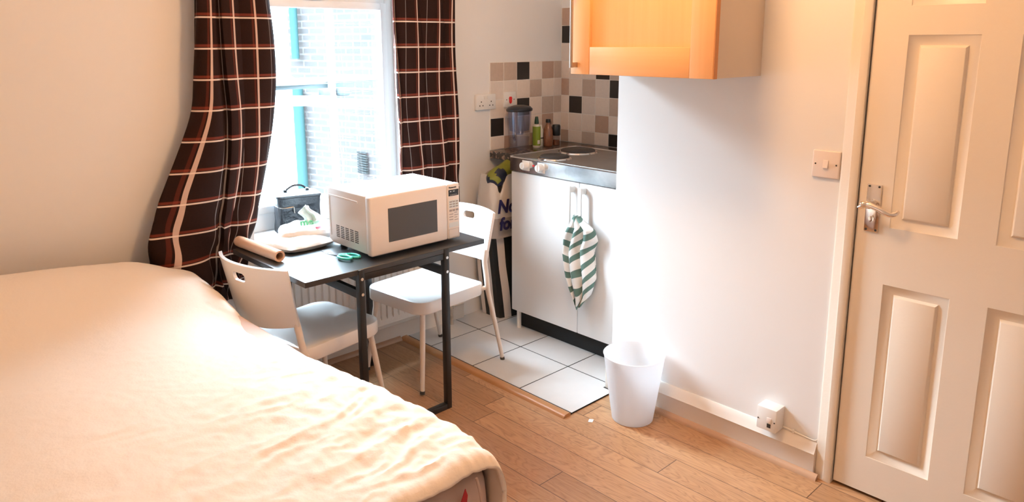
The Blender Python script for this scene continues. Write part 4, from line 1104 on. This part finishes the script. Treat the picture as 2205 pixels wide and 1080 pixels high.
bm = nb(); box(bm, (xd0+.001, CY0-.0022, CZ0), (xd1, CY0-.0002, CZ1)); obj('edge_band', bm, 'beech_edge', dd_)['label'] = 'darker brown edge band'
bm = nb(); tube(bm, [(CX0-.030, -1.146, 1.392), (CX0-.030, -1.146, 1.66)], .006, 12); 
for z in (1.402, 1.65): box(bm, (CX0-.032, -1.152, z-.009), (CX0, -1.140, z+.009), .001)
obj('bar_handle', bm, 'handle_steel', dd_)

# ------------------------------------------------------------------ bin
t = thing('waste_bin', 'frosted white plastic waste bin standing beside the right wall', 'bin', (-1.005, -1.325, 0))
bm = nb(); lathe(bm, [(0, .004), (.076, .004), (.078, 0), (.082, .003), (.1195, .270), (.122, .276), (.119, .278), (.1165, .270), (.079, .008), (0, .008)], (0, 0, 0), 64); obj('bucket', bm, 'bin_plastic', t, world=False)
bm = nb(); grid = []
for i in range(5):
    row = []
    for s in range(49):
        a_ = 2*PI*s/48; rr = .118+.004*(i == 2)+.002*i - (.006 if i == 0 else 0); row.append(Vector((rr*math.cos(a_), rr*math.sin(a_), .248+.010*i+.006*noise.noise(Vector((math.cos(a_)*3, math.sin(a_)*3, i))))))
    grid.append(row)
sheet(bm, grid); o = obj('bin_liner', bm, 'bin_plastic', t, world=False); solid(o, .0006); bpy.data.objects.remove(o)
bm = nb(); box(bm, (-1.158, -1.236, .0002), (-1.134, -1.218, .0022), .0005, rot=Matrix.Rotation(.5, 3, 'Z'), ctr=(-1.146, -1.227, 0))
tag(obj('paper_scrap', bm, 'paper_white'), 'tiny white paper scrap on the floor near the tile corner', 'paper scrap')

# ------------------------------------------------------------------ outside
bd = thing('brick_building', 'pale brick building seen through the window with a blue pipe', 'building', (1.2, 4.4, 0))
bP = Vector((1.4, 3.7, 0)); dR = Vector((-.26, .966, 0)).normalized(); nO = Vector((-.966, -.26, 0)).normalized()
bm = nb(); uvl = bm.loops.layers.uv.new('UVMap')
def quad(p0, p1, z0, z1):
    vs = [bm.verts.new(Vector((p0.x, p0.y, z0))), bm.verts.new(Vector((p1.x, p1.y, z0))), bm.verts.new(Vector((p1.x, p1.y, z1))), bm.verts.new(Vector((p0.x, p0.y, z1)))]
    f = bm.faces.new(vs)
    for lp, uvv in zip(f.loops, ((0, z0), ((p1-p0).length, z0), ((p1-p0).length, z1), (0, z1))): lp[uvl].uv = uvv
A0, A1 = bP-dR*1.2, bP+dR*1.62
quad(A0, A1, -4, 3.2); quad(A1, A1-nO*3, -4, 3.2); quad(A1-nO*3, A0-nO*3, -4, 3.2); quad(A0-nO*3, A0, -4, 3.2)
f = bm.faces.new([bm.verts.new(Vector((p.x, p.y, 3.2))) for p in (A0, A1, A1-nO*3, A0-nO*3)])
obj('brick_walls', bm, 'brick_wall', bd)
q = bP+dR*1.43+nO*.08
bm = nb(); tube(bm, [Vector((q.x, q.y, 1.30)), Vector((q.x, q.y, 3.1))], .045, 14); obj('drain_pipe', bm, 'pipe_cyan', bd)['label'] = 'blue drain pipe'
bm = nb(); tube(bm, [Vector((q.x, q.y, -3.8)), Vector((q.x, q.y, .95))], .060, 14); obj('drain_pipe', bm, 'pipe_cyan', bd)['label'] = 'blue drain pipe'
q2 = bP+dR*.52+nO*.005
bm = nb()
for k in range(9): box(bm, (q2.x-.02, q2.y-.09, .02+.028*k), (q2.x+.01, q2.y+.09, .038+.028*k))
obj('air_vent', bm, 'louvre', bd)
sc = thing('scaffolding', 'white metal scaffolding with boards outside the window', 'scaffolding', (-.2, 2.2, -1))
for name, pts, r, mm in (
    ('pole', [(-.262, 2.2, -3.5), (-.245, 2.2, 3.2)], .030, 'scaf_white'),
    ('pole', [(-.075, 2.5, -3.5), (-.075, 2.5, 3.2)], .024, 'scaf_white'),
    ('ledger', [(-1.0, 2.05, 1.075), (-.30, 2.15, 1.045)], .040, 'scaf_white'),
    ('ledger', [(-.245, 2.2, 1.02), (.9, 2.5, .92)], .036, 'scaf_white'),
    ('ledger', [(-1.0, 2.2, 1.20), (.95, 2.35, 1.19)], .024, 'scaf_white'),
    ('cross_tube', [(-.72, 1.9, 1.215), (-.56, 2.7, 1.30)], .024, 'scaf_white')):
    obj(name, tube(nb(), pts, r, 14), mm, sc)
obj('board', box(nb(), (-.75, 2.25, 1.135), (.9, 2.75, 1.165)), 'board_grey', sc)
obj('coupler', box(nb(), (-.37, 2.13, 1.075), (-.30, 2.20, 1.135), .01), 'board_grey', sc)
obj('coupler', box(nb(), (-.22, 2.13, 1.075), (-.13, 2.20, 1.135), .01), 'board_grey', sc)
